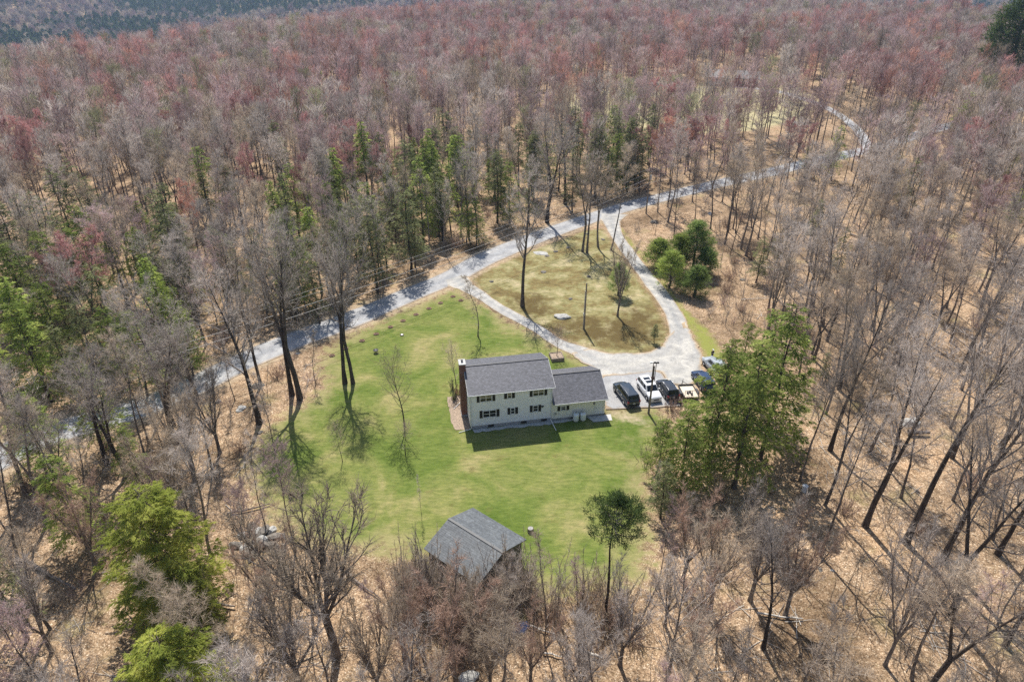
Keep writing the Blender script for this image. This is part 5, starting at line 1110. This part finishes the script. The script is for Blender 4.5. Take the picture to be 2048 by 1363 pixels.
# conifers
HG = 'hemlocks at the right of the parked cars'
for k, (px, py, h, P, wd, lb) in enumerate([(1455, 948, 17, hem[0], 1.1, 'hemlock with a clear leaning trunk in front of the group right of the cars'), (1508, 975, 19, hem[3], 1.05, 'tall hemlock with dark trunk, right front of the group by the cars'), (1385, 985, 11.5, hem[0], 1.15, 'broad low hemlock at the lower left of the group by the cars'), (1335, 955, 8.5, hem[3], 1.2, 'small hemlock nearest the utility pole in front of the cars'), (1560, 915, 20.5, hem[0], 1.0, 'tallest hemlock of the group, at the back right'), (1500, 905, 12, hem[3], 1.0, 'bushy hemlock hiding the silver truck'),
        (1440, 912, 10, hem[3], 1.05, 'yellow green hemlock beside the trailer'), (1540, 820, 15, hem[3], 1.1, 'dark hemlock behind the tallest one'), (1478, 770, 7.5, hem[0], 1.2, 'dark young hemlock above the person'), (1500, 755, 9, hem[3], 1.1, 'pointed dark hemlock at the upper left of the group'), (1345, 1035, 8, hem[1], 1.1, 'thin sparse hemlock at the bottom left of the group')]):
    hero(P, px - (40 if h > 16 else 24), py, h, lb, HG, wide=wd, rz=k)
g_ = top_at(280, 985, 14); plant(bigh[0], g_.x, g_.y, 14, label='large bushy hemlock in the lower left of the picture', group='foreground hemlocks', wide=1.22); BIG = (g_.x, g_.y)
hero(bigh[1], 415, 1265, 7.5, 'low hemlock at the right foot of the large bushy one', 'foreground hemlocks', wide=.9)
g_ = top_at(325, 1262, 12); plant(bigh[1], g_.x, g_.y, 12, label='bright yellow green hemlock cut off by the bottom of the picture', group='foreground hemlocks', rz=1, wide=1.15, cat='tree')
for k, (px, py, h, P, wd, lb) in enumerate([(1385, 540, 9.5, pin[0], 1.5, 'tallest green pine in the cluster beside the upper driveway'), (1388, 592, 5.6, pin[2], 1.5, 'lowest round pine of the cluster, standing in open leaves'), (1338, 575, 7, pin[0], 1.6, 'bushy pine at the lower left of the cluster'), (1316, 535, 5.6, pin[2], 1.8, 'small pine at the left end of the cluster beside the verge'), (1352, 545, 7.5, pin[0], 1.6, 'pine in the middle of the cluster'), (1408, 552, 5.5, pin[2], 1.4, 'young pine right behind the lowest one'),
        (1236, 590, 6.0, pin[0], 1.2, 'small long needled pine behind the upswept bare tree on the island'), (1308, 684, 3.2, hem[2], 1.5, 'little dark spruce at the corner of the island'), (1213, 1240, 14.6, pin[1], .84, 'round topped pine with bare lower trunk above the brush')]):
    hero(P, px, py, h, lb, 'pines around the driveway' if k < 7 else None, wide=wd, rz=k, cm=M['hemlock'] if k in (2, 3, 4) else M['pine_dark'] if k == 8 else None)
sh_ = [(905, 778, 1.6), (915, 790, 1.9), (908, 800, 1.2)]
for i, (px, py, h) in enumerate(sh_):
    b = brush(200 + i, n=16, H=h, Rr=.9, tw=.06, nb=40, twl=.25); g_ = G(px, py); t = obj('shrub', b.mesh('shrub', [BD, M['twig_orange'] if i == 1 else M['twig_olive']])); t.location = g_; tag(t, ['low olive shrub at the back corner of the chimney bed', 'reddish brown shrub beside the chimney', 'small olive shrub in front of the reddish one by the chimney'][i], 'shrub', 'shrubs in the chimney bed')
for i, (px, py, h, r_, lb) in enumerate([(1343, 822, 1.7, 1.3, 'dry brown shrub in front of the black compact SUV'), (1362, 806, 1.2, 1.0, 'dry brown shrub in front of the trailer'), (1325, 870, 2.2, 1.5, 'grey brown shrub between the pole and the small hemlock'), (1300, 925, 2.4, 1.6, 'thin grey shrub at the right edge of the lawn')]):
    b = brush(210 + i, n=46, H=h, Rr=r_ * 1.6, tw=.03, nb=26, twl=.35, lean=.6); g_ = G(px, py); t = obj('shrub', b.mesh('shrub', [BK, M['brush_brown'] if i < 2 else M['twig_tan']])); t.location = g_; tag(t, lb, 'shrub', 'shrubs at the edge of the parking place')
# evergreens seen by their tips
for k, (px, py, h, ki, wd) in enumerate([(150, 408, 17, 3, 1), (65, 458, 15, 0, 1.1), (310, 388, 19, 1, 1.3), (205, 455, 14, 3, 1), (300, 530, 15, 0, 1), (160, 732, 12, 3, 1.1), (20, 780, 12, 0, 1.2), (95, 905, 12, 3, 1.1), (20, 600, 15, 0, 1.1), (235, 850, 9, 3, 1), (240, 620, 13, 3, 1.1), (100, 640, 12, 1, 1), (345, 600, 12, 0, .9), (440, 460, 14, 1, 1), (500, 452, 15, 1, 1.1),
        (545, 238, 18, 2, 1), (385, 290, 17, 3, 1), (400, 340, 13, 2, 1), (445, 325, 14, 2, 1), (600, 328, 12, 3, 1.2), (720, 240, 20, 4, 1), (757, 262, 17, 2, 1), (808, 270, 20, 1, 1.1), (835, 310, 18, 0, .9), (870, 330, 15, 1, 1), (895, 320, 15, 3, .8), (780, 350, 14, 1, 1), (730, 360, 14, 0, 1), (700, 400, 14, 1, 1), (660, 430, 14, 1, 1), (760, 400, 13, 1, 1), (820, 400, 13, 1, .9),
        (1000, 285, 15, 1, 1), (1020, 320, 14, 0, 1), (1060, 330, 13, 1, 1), (930, 400, 9, 3, 1.2), (950, 395, 10, 0, 1), (1240, 215, 19, 1, 1), (1265, 230, 18, 2, 1), (1190, 255, 16, 1, 1), (1290, 260, 15, 1, 1), (1150, 300, 14, 1, 1), (1160, 110, 12, 2, 1), (380, 30, 16, 3, 1), (330, 55, 13, 0, .8), (716, 8, 18, 3, 1.2), (643, 105, 10, 3, 1), (604, 115, 14, 1, 1.2), (330, 190, 14, 1, 1.2),
        (1688, 250, 14, 3, .9), (2003, 200, 17, 1, 1.2), (1940, 2, 15, 0, 1.4), (1380, 5, 15, 2, 1), (1825, 5, 12, 0, 1), (1480, 10, 12, 2, 1), (1660, 700, 5, 1, 1), (1530, 470, 9, 1, 1.2), (1570, 440, 9, 1, 1.1), (1800, 300, 13, 1, 1.2), (1840, 310, 14, 1, 1.2), (1700, 450, 10, 1, 1), (430, 260, 10, 1, 1), (30, 380, 14, 1, 1.2), (1620, 280, 9, 1, .9), (70, 560, 14, 0, 1.1), (0, 480, 16, 3, 1.2), (620, 520, 11, 1, 1), (560, 490, 13, 1, 1)]):
    g_ = top_at(px, py, h); P = hem[ki]; plant(P, g_.x, g_.y, h, rz=k, adj=['green hemlock', 'thin dull hemlock', 'narrow dark hemlock', 'yellow green hemlock', 'high crowned hemlock'][ki], group='evergreens among the bare woods', wide=wd)
g_ = G(2000, 190); plant(pin[0], g_.x, g_.y, 40, crown_mat=M['pine_dark'], label='huge dark green pine at the upper right corner', wide=1.15, rz=2)
g_ = top_at(1990, 60, 19); plant(pin[0], g_.x, g_.y, 19, crown_mat=M['pine_dark'], label='dark pine at the left foot of the huge corner pine', wide=1.3, rz=1)

# ------------------------------------------------------------------ the woods: the nearest trees one by one, the rest as one mass
TIPLINE = ([0, 360, 480, 560, 640, 800, 860, 900, 1040, 1070, 1160, 1280, 1300, 1560, 1640, 2048], [600, 640, 830, 890, 915, 960, 1110, 1140, 1140, 980, 990, 990, 990, 985, 700, 640])
def density(x, y):
    """trees per square metre"""
    d = np.full(x.shape, .036) + .012 * (vnoise(x, y, 22, 3) - .5)
    near = (np.abs(x) < 130) & (y < 260)
    def cut(P, m_, k):
        s_ = np.full(x.shape, -99.); s_[near] = sdist(P, x[near], y[near]); d[s_ > -m_] *= k
    for P, m_ in ((LAWN, 1.2), (ISLAND, 1.5), (COURT, 1.5), (PAD, 1.5), (VERGE, 1)): cut(P, m_, 0)
    cut(CARV, 0, 0); cut(ROADV, 0, .52); cut(NEARV, 0, .45)
    cut(CLEAR2, 0, .08); cut(OPENR, 0, .06)
    rd = np.full(x.shape, 99.); q = (np.abs(x) < 220) & (y < 320); rd[q] = linedist(ROADL[::2], x[q], y[q]); d[rd < 4.2] = 0
    rd[q] = linedist(SPURL[::2], x[q], y[q]); d[rd < 4.0] = 0
    rd[q] = np.minimum(linedist(LEGA[::3], x[q], y[q]), linedist(LEGB[::3], x[q], y[q])); d[rd < 3.2] = 0
    fs = np.full(x.shape, -99.); q = (np.abs(x) < 300) & (y > 140) & (y < 450); fs[q] = sdist(FIELD, x[q], y[q]); d[fs > 1] *= .36; d[(fs > -15) & (fs < 1) & (y < 330)] *= .8
    d *= np.where((x > 22) & (y < 78) & (x > 17 + (y - 40) * .35), np.where(x > 42, .5, .3), 1)       # open slope lower right
    d *= np.where((y < 60) & (np.abs(x) < 24), 1.1, 1)
    d *= np.where((y < 46) & (x < 20), 1.3, np.where(y < 40, 1.5, 1))
    return d
cand = []
def region(x0, x1, y0, y1):
    sp = 4.0; xs = np.arange(x0, x1, sp); ys = np.arange(y0, y1, sp); X, Y = np.meshgrid(xs, ys)
    X = X + rng.uniform(-.5, .5, X.shape) * sp * .95; Y = Y + rng.uniform(-.5, .5, X.shape) * sp * .95; return X.ravel(), Y.ravel()
x, y = region(-640, 640, 12, 760)
r = np.hypot(x, y); az = np.degrees(np.arctan2(x, y))
crest = np.interp(az, [-60, -37, -24, -12, 0, 12, 30, 36, 60], [300, 330, 390, 500, 585, 590, 560, 540, 500])
ok = (np.abs(x) < (.80 * y + 18)) & (r < crest + 75); x, y = x[ok], y[ok]
keep = rng.random(len(x)) < density(x, y) * 16; x, y = x[keep], y[keep]
hp = np.array([(a, b) for a, b, _ in ALLT]); keep = np.array([np.min(np.hypot(hp[:, 0] - a, hp[:, 1] - b)) > 1.9 for a, b in zip(x, y)]) & (np.hypot(x - BIG[0] + 1, y - BIG[1] + 3) > 7.5)
bld = np.array([(HO.x + 5, HO.y + 4, 13), (-3, 48, 6.5), (fh.x, fh.y + 5, 14)])
for bx, by, br_ in bld: keep &= np.hypot(x - bx, y - by) > br_
x, y = x[keep], y[keep]; z = terrain(x, y); r = np.hypot(x, y)
HEMZ = [polyG([(540, 640), (760, 585), (930, 500), (1090, 435), (1300, 370), (1310, 320), (1000, 330), (700, 400), (540, 520)]), polyG([(-120, 900), (-120, 520), (200, 480), (420, 520), (480, 640), (420, 720), (220, 800)])]
inh = np.zeros(len(x)); q = (np.abs(x) < 160) & (y < 300)
for Hz, pr in zip(HEMZ, (.62, .40)):
    s_ = np.full(len(x), -9.); s_[q] = sdist(Hz, x[q], y[q]); inh = np.where(s_ > 0, pr, inh)
inh = np.maximum(inh, .012)
redn = vnoise(x, y, 42, 5) * .6 + vnoise(x, y, 17, 6) * .4
pred = np.clip((redn - .38) * 3.0, .06, .8) * np.where(r < 105, .10, np.where(r < 150, .45, 1.0))
px_, py_, zc = project(x, y, z)
hts = rng.uniform(12.5, 18.5, len(x)) * np.where(r < 75, .85, 1)
order = np.argsort(r); n_b = n_r = n_h = 0
pts = []
for i in order:
    px, py = px_[i], py_[i]; h = hts[i]; u = rng.random(); v = rng.random(); k4 = int(rng.integers(0, 1000)); s_in = (-120 < px < 2170) and (-60 < py < 1900)
    south = (py > 985 and 400 < px < 1640) or (r[i] < 62)
    lim = np.interp(px, *TIPLINE)
    if py > lim + 20 and (south or (px < 480 and py > 850)):
        while h > 3.2:
            if project(x[i], y[i], z[i] + h)[1] > lim: break
            h *= .9
        if h < 3.2: continue
    if u < inh[i] and h > 6: kind = 'h'
    elif v < pred[i]: kind = 'r'
    else: kind = 'b'
    if kind == 'h':
        P = (hem[[1, 2, 4, 2, 0][k4 % 5]] if inh[i] > .5 else hem[[1, 1, 3, 2, 4][k4 % 5]]) if r[i] < 180 else hem[[1, 2, 4][k4 % 3]]
        if s_in and n_h < 160: plant(P, x[i], y[i], h * .95, adj=['green hemlock', 'thin dull hemlock', 'narrow dark hemlock', 'yellow green hemlock', 'high crowned hemlock'][hem.index(P)], group='evergreens among the bare woods'); n_h += 1; continue
        pts.append((x[i], y[i], z[i], 40, h * .95 / 16)); continue
    if kind == 'r':
        P = red[k4 % 4] if (redn[i] > .62 or k4 % 4 != 3) else red[0]
        if s_in and n_r < 200: plant(P, x[i], y[i], h, adj=['mauve budded tree', 'red budded tree', 'pinkish budded tree', 'orange red budded tree'][red.index(P)], group='red budded maples in the woods'); n_r += 1; continue
        pts.append((x[i], y[i], z[i], 20 + (k4 % 6), h / 15)); continue
    if south and h < 12: P = (vase + slim)[k4 % 6]
    elif r[i] < 95: P = (tall + broad[:2] + slim[:2])[k4 % 10]
    else: P = tall[k4 % 6]
    if s_in and n_b < 235: plant(P, x[i], y[i], h, adj='slim bare tree' if P in slim else 'many stemmed tree' if P in vase else 'forked bare tree' if P in (tall[3], tall[5], broad[1]) else 'bare tree', group='bare trees in the leaf covered woods'); n_b += 1; continue
    pts.append((x[i], y[i], z[i], k4 % 12 if r[i] > 170 else 50 + k4 % 3, h / 16))

dup_ = {}
for o in S.objects:
    if o.get('category') == 'tree': dup_.setdefault(o['label'], []).append(o)
for lb, L_ in dup_.items():
    if len(L_) > 1:
        L_.sort(key=lambda o: math.hypot(o.location.x, o.location.y)); n_ = len(L_)
        names = {2: ['nearer', 'farther'], 3: ['nearest', 'middle', 'farthest']}.get(n_) or ['nearest', 'second nearest'] + ['in between'] * (n_ - 4) + ['second farthest', 'farthest']
        for o, q_ in zip(L_, names): o['label'] = f"{lb}, {q_}" if len(lb.split()) < 16 else ' '.join(lb.replace(' budded', '').split()) + ', ' + q_.split()[-1]

def scatter(name, coll, P, rot, idx, scl, **kw):
    """one object of kind stuff: real meshes instanced on points"""
    me = bpy.data.meshes.new(name); me.vertices.add(len(P)); me.vertices.foreach_set('co', np.asarray(P, np.float32).ravel())
    a = me.attributes.new('spin', 'FLOAT_VECTOR', 'POINT'); a.data.foreach_set('vector', np.asarray(rot, np.float32).ravel())
    a = me.attributes.new('which', 'INT', 'POINT'); a.data.foreach_set('value', np.asarray(idx, np.int32))
    a = me.attributes.new('size', 'FLOAT_VECTOR', 'POINT'); a.data.foreach_set('vector', np.asarray(scl, np.float32).ravel())
    o = obj(name, me, kind='stuff', **kw)
    ng = bpy.data.node_groups.new(name + '_nodes', 'GeometryNodeTree'); ng.interface.new_socket('Geometry', in_out='INPUT', socket_type='NodeSocketGeometry'); ng.interface.new_socket('Geometry', in_out='OUTPUT', socket_type='NodeSocketGeometry')
    gi, go = ng.nodes.new('NodeGroupInput'), ng.nodes.new('NodeGroupOutput'); ip = ng.nodes.new('GeometryNodeInstanceOnPoints'); ci = ng.nodes.new('GeometryNodeCollectionInfo')
    ci.inputs['Collection'].default_value = coll; ci.inputs['Separate Children'].default_value = True; ci.inputs['Reset Children'].default_value = True
    ip.inputs['Pick Instance'].default_value = True
    def na(nm, ty): q = ng.nodes.new('GeometryNodeInputNamedAttribute'); q.data_type = ty; q.inputs['Name'].default_value = nm; return q.outputs['Attribute']
    L = ng.links.new; L(gi.outputs[0], ip.inputs['Points']); L(ci.outputs[0], ip.inputs['Instance']); L(na('which', 'INT'), ip.inputs['Instance Index'])
    L(na('spin', 'FLOAT_VECTOR'), ip.inputs['Rotation']); L(na('size', 'FLOAT_VECTOR'), ip.inputs['Scale']); L(ip.outputs[0], go.inputs[0])
    m_ = o.modifiers.new('scatter', 'NODES'); m_.node_group = ng; return o
def collection(name, items):
    c = bpy.data.collections.new(name)
    for i, me in enumerate(items): c.objects.link(bpy.data.objects.new(f'{name}_{i:02d}', me))
    return c
# kinds 0-11 plain far trees, 20-25 red ones, 40 hemlock, 50-52 detailed
fm = []; kinds = []
far_base = [far_tree(300 + i, H=16, Rc=rc, base=ba, n=760) for i, (rc, ba) in enumerate([(3.6, .42), (3.0, .5), (4.0, .4), (2.6, .45)])]
for i in range(12):
    tr, cr = far_base[i % 4]; fm.append(tr.merged(cr).mesh('far', [BK, M[['twig_grey', 'twig_tan', 'twig_mauve', 'twig_grey', 'twig_mauve', 'twig_tan', 'twig_grey', 'twig_olive', 'twig_grey', 'twig_mauve', 'twig_tan', 'twig_grey'][i]]])); kinds.append(i)
for i in range(6):
    tr, cr = far_base[i % 4]; fm.append(tr.merged(cr).mesh('far', [BK, M[['twig_mauve', 'twig_red', 'twig_mauve', 'twig_red', 'twig_orange', 'twig_mauve'][i]]])); kinds.append(20 + i)
fm.append(hem[1].whole()); kinds.append(40)
for i in range(3): fm.append(tall[i * 2].whole()); kinds.append(50 + i)
kmap = {k: i for i, k in enumerate(kinds)}
pts = np.array(pts); n = len(pts)
print('individual trees', len(ALLT), 'bare', n_b, 'red', n_r, 'hem', n_h, 'mass', n)
scatter('woodland', collection('woodland_tree', fm), pts[:, :3] - [0, 0, .05], np.column_stack([rng.normal(0, .03, n), rng.normal(0, .03, n), rng.random(n) * 6.28]), [kmap[int(k)] for k in pts[:, 3]], pts[:, 4:5] * np.array([[1, 1, 1]]) * np.column_stack([rng.uniform(.72, 1.35, n)] * 2 + [rng.uniform(.85, 1.12, n)]))

# far wooded hills
def clump(seed, conifer=False):
    g = np.random.default_rng(seed); b = MB()
    n_ = 420; th = g.random(n_) * 6.28; rr_ = 4.5 * np.sqrt(g.random(n_)); zz = (g.random(n_) ** .6)
    if conifer: H_ = 12; p = np.column_stack([np.cos(th) * rr_ * (1 - zz) ** .5 * .95, np.sin(th) * rr_ * (1 - zz) ** .5 * .95, 2 + zz * H_]); d = np.column_stack([np.cos(th), np.sin(th), -g.random(n_)])
    else: H_ = 10; p = np.column_stack([np.cos(th) * rr_ * .9, np.sin(th) * rr_ * .9, 5 + zz * H_ * np.sqrt(1 - (rr_ / 5) ** 2)]); d = g.normal(size=(n_, 3)) + [0, 0, .6]
    b.tube(np.array([[0, 0, 0], [0, 0, 12.]]), [.25, .1], 4); b.blades(p, d, g.uniform(1, 2.2, n_), .3 if not conifer else .55, 1, seed=seed); return b
hillm = [clump(1).mesh('c', [BK, M['hill_twig']]), clump(2).mesh('c', [BK, M['hill_mauve']]), clump(3).mesh('c', [BK, M['twig_tan']]), clump(4, True).mesh('c', [BD, M['pine_dark']]), clump(5, True).mesh('c', [BD, M['pine_dark']])]
sp = 9.5; X, Y = np.meshgrid(np.arange(-2300, 2300, sp), np.arange(450, 3000, sp)); X = (X + rng.uniform(-4.5, 4.5, X.shape)).ravel(); Y = (Y + rng.uniform(-4.5, 4.5, Y.shape)).ravel()
r_ = np.hypot(X, Y); az = np.degrees(np.arctan2(X, Y)); cr_ = np.interp(az, [-60, -37, -24, -12, 0, 12, 30, 36, 60], [300, 330, 390, 500, 585, 590, 560, 540, 500]) + 75
ok = (np.abs(az) < 39.5) & (r_ > cr_) & (r_ < 2600); ok &= rng.random(len(X)) < np.where(r_ > 1700, .75, 1); X, Y = X[ok], Y[ok]; n = len(X)
cn = vnoise(X, Y, 120, 9); kk = np.where(rng.random(n) < np.clip((cn - .30) * 2.6, .12, .9), rng.integers(3, 5, n), rng.integers(0, 3, n)); s_ = rng.uniform(.6, 1.45, n)
print('hill trees', n)
scatter('far_woods', collection('far_wood_tree', hillm), np.column_stack([X, Y, terrain(X, Y) - .3]), np.column_stack([np.zeros(n), np.zeros(n), rng.random(n) * 6.28]), kk, np.column_stack([s_, s_, s_]))

# underbrush, saplings and fallen sticks
um = []
for i in range(4): um.append(brush(400 + i, n=14, H=2.6, Rr=1.4, tw=.026, nb=34, twl=.6, lean=.4).mesh('u', [M['limb'], M[['twig_tan', 'twig_grey', 'twig_tan', 'twig_mauve'][i]]]))
for i in range(2): um.append(brush(410 + i, n=40, H=2.4, Rr=1.8, tw=.026, nb=40, twl=.45, lean=.6).mesh('u', [M['limb'], M['brush_brown']]))
for i in range(3): um.append(brush(420 + i, n=3, H=5.5, Rr=.9, tw=.024, nb=60, twl=.7, lean=.12, r=.03).mesh('u', [M['limb'], M[['twig_grey', 'twig_tan', 'twig_grey'][i]]]))
g2 = np.random.default_rng(5)
for i in range(3):
    b = MB()
    for k in range(3):
        a = g2.random() * 6.28; L = g2.uniform(1, 3.2); s = np.linspace(-.5, .5, 5); P_ = np.column_stack([np.cos(a) * L * s + g2.normal() * .8, np.sin(a) * L * s + g2.normal() * .8, .06 + .1 * np.abs(s)]) + g2.normal(size=(5, 3)) * [.06, .06, .02]
        b.tube(P_, .035 * np.linspace(1, .3, 5), 4, 0)
    um.append(b.mesh('u', [[M['log'], M['log_pale'], M['log']][i], BK]))
x, y = region(-170, 170, 20, 210); x2, y2 = region(-90, 100, 20, 130); x3, y3 = region(-60, 75, 20, 90); x4, y4 = region(-60, 75, 20, 100); x = np.concatenate([x, x2, x3, x4]); y = np.concatenate([y, y2, y3, y4])
ok = (np.abs(x) < .85 * y + 12); x, y = x[ok], y[ok]
dn = density(x, y); q = rng.random(len(x)) < np.where(dn > 0, .62, 0); x, y = x[q], y[q]; px_, py_, _ = project(x, y, 0); n = len(x)
BROWN = polyG([(860, 1150), (1000, 1195), (1060, 1150), (1180, 1130), (1300, 1200), (1300, 1400), (700, 1400), (700, 1210)]); inb = sdist(BROWN, x, y) > 0
openlow = (x > 22) & (y < 78) & (x > 17 + (y - 40) * .35)
w_ = rng.random(n); kk = np.where(inb, np.where(w_ < .12, rng.integers(4, 6, n), np.where(w_ < .45, rng.integers(0, 4, n), np.where(w_ < .88, rng.integers(6, 9, n), rng.integers(9, 12, n)))), np.where(w_ < .30, rng.integers(0, 4, n), np.where(w_ < .34, rng.integers(4, 6, n), np.where(w_ < .66, rng.integers(6, 9, n), rng.integers(9, 12, n)))))
kk = np.where(openlow & (w_ < .3), rng.integers(9, 12, n), kk)
s_ = rng.uniform(.5, 1.3, n) * np.where((kk < 9) & (sdist(LAWN, x, y) > -5), .75, 1)
# dense brown thicket in front of the shed
xs_ = rng.uniform(-18, 24, 620); ys_ = rng.uniform(34, 53, 620); THK = polyG([(835, 1150), (880, 1195), (985, 1235), (1060, 1175), (1200, 1160), (1290, 1190), (1270, 1260), (1100, 1245), (1040, 1232), (930, 1232), (800, 1240)]); q = sdist(THK, xs_, ys_) > 0; xs_, ys_ = xs_[q], ys_[q]; m_ = len(xs_)
nn_ = 75; lx_ = np.concatenate([rng.uniform(-.5, SL_ + 2.5, nn_), rng.uniform(SL_ + .6, SL_ + 3.2, 26)]); ly_ = np.concatenate([rng.uniform(-SW - 4.2, -SW - 1.0, nn_), rng.uniform(-SW - 2, -2.5, 26)])
xs_ = np.concatenate([xs_, A.x + lx_ * math.cos(sa) - ly_ * math.sin(sa)]); ys_ = np.concatenate([ys_, A.y + lx_ * math.sin(sa) + ly_ * math.cos(sa)]); m_ = len(xs_)
X = np.concatenate([x, xs_]); Y = np.concatenate([y, ys_]); K = np.concatenate([kk, rng.choice([0, 1, 2, 6, 7, 8, 5], m_)]); Sx = np.concatenate([s_, rng.uniform(.9, 1.6, m_)]); n = len(X)
keep = np.ones(n, bool)
for bx, by, br_ in bld[:1]: keep &= np.hypot(X - bx, Y - by) > br_
c_, sn_ = math.cos(-sa), math.sin(-sa); lx = (X - A.x) * c_ - (Y - A.y) * sn_; ly = (X - A.x) * sn_ + (Y - A.y) * c_
keep &= ~((lx > -.8) & (lx < SL_ + .3) & (ly > -SW - .8) & (ly < 1))
X, Y, K, Sx = X[keep], Y[keep], K[keep], Sx[keep]; n = len(X)
print('underbrush', n)
scatter('underbrush', collection('underbrush_piece', um), np.column_stack([X, Y, terrain(X, Y) - .02]), np.column_stack([np.zeros(n), np.zeros(n), rng.random(n) * 6.28]), K, np.column_stack([Sx] * 3))

# ------------------------------------------------------------------ haze
bm = bmesh.new(); box(bm, -5300, 5300, -720, 6600, -160, 330)
hz = bm_obj('haze', bm, [], None, kind='stuff'); hm = bpy.data.materials.new('haze_air'); hm.use_nodes = True; hm.node_tree.nodes.clear()
ho = hm.node_tree.nodes.new('ShaderNodeOutputMaterial'); pv = hm.node_tree.nodes.new('ShaderNodeVolumePrincipled'); pv.inputs['Color'].default_value = (.5, .68, 1, 1); pv.inputs['Density'].default_value = .00011; pv.inputs['Anisotropy'].default_value = .2
hm.node_tree.links.new(pv.outputs[0], ho.inputs['Volume']); hz.data.materials.append(hm)
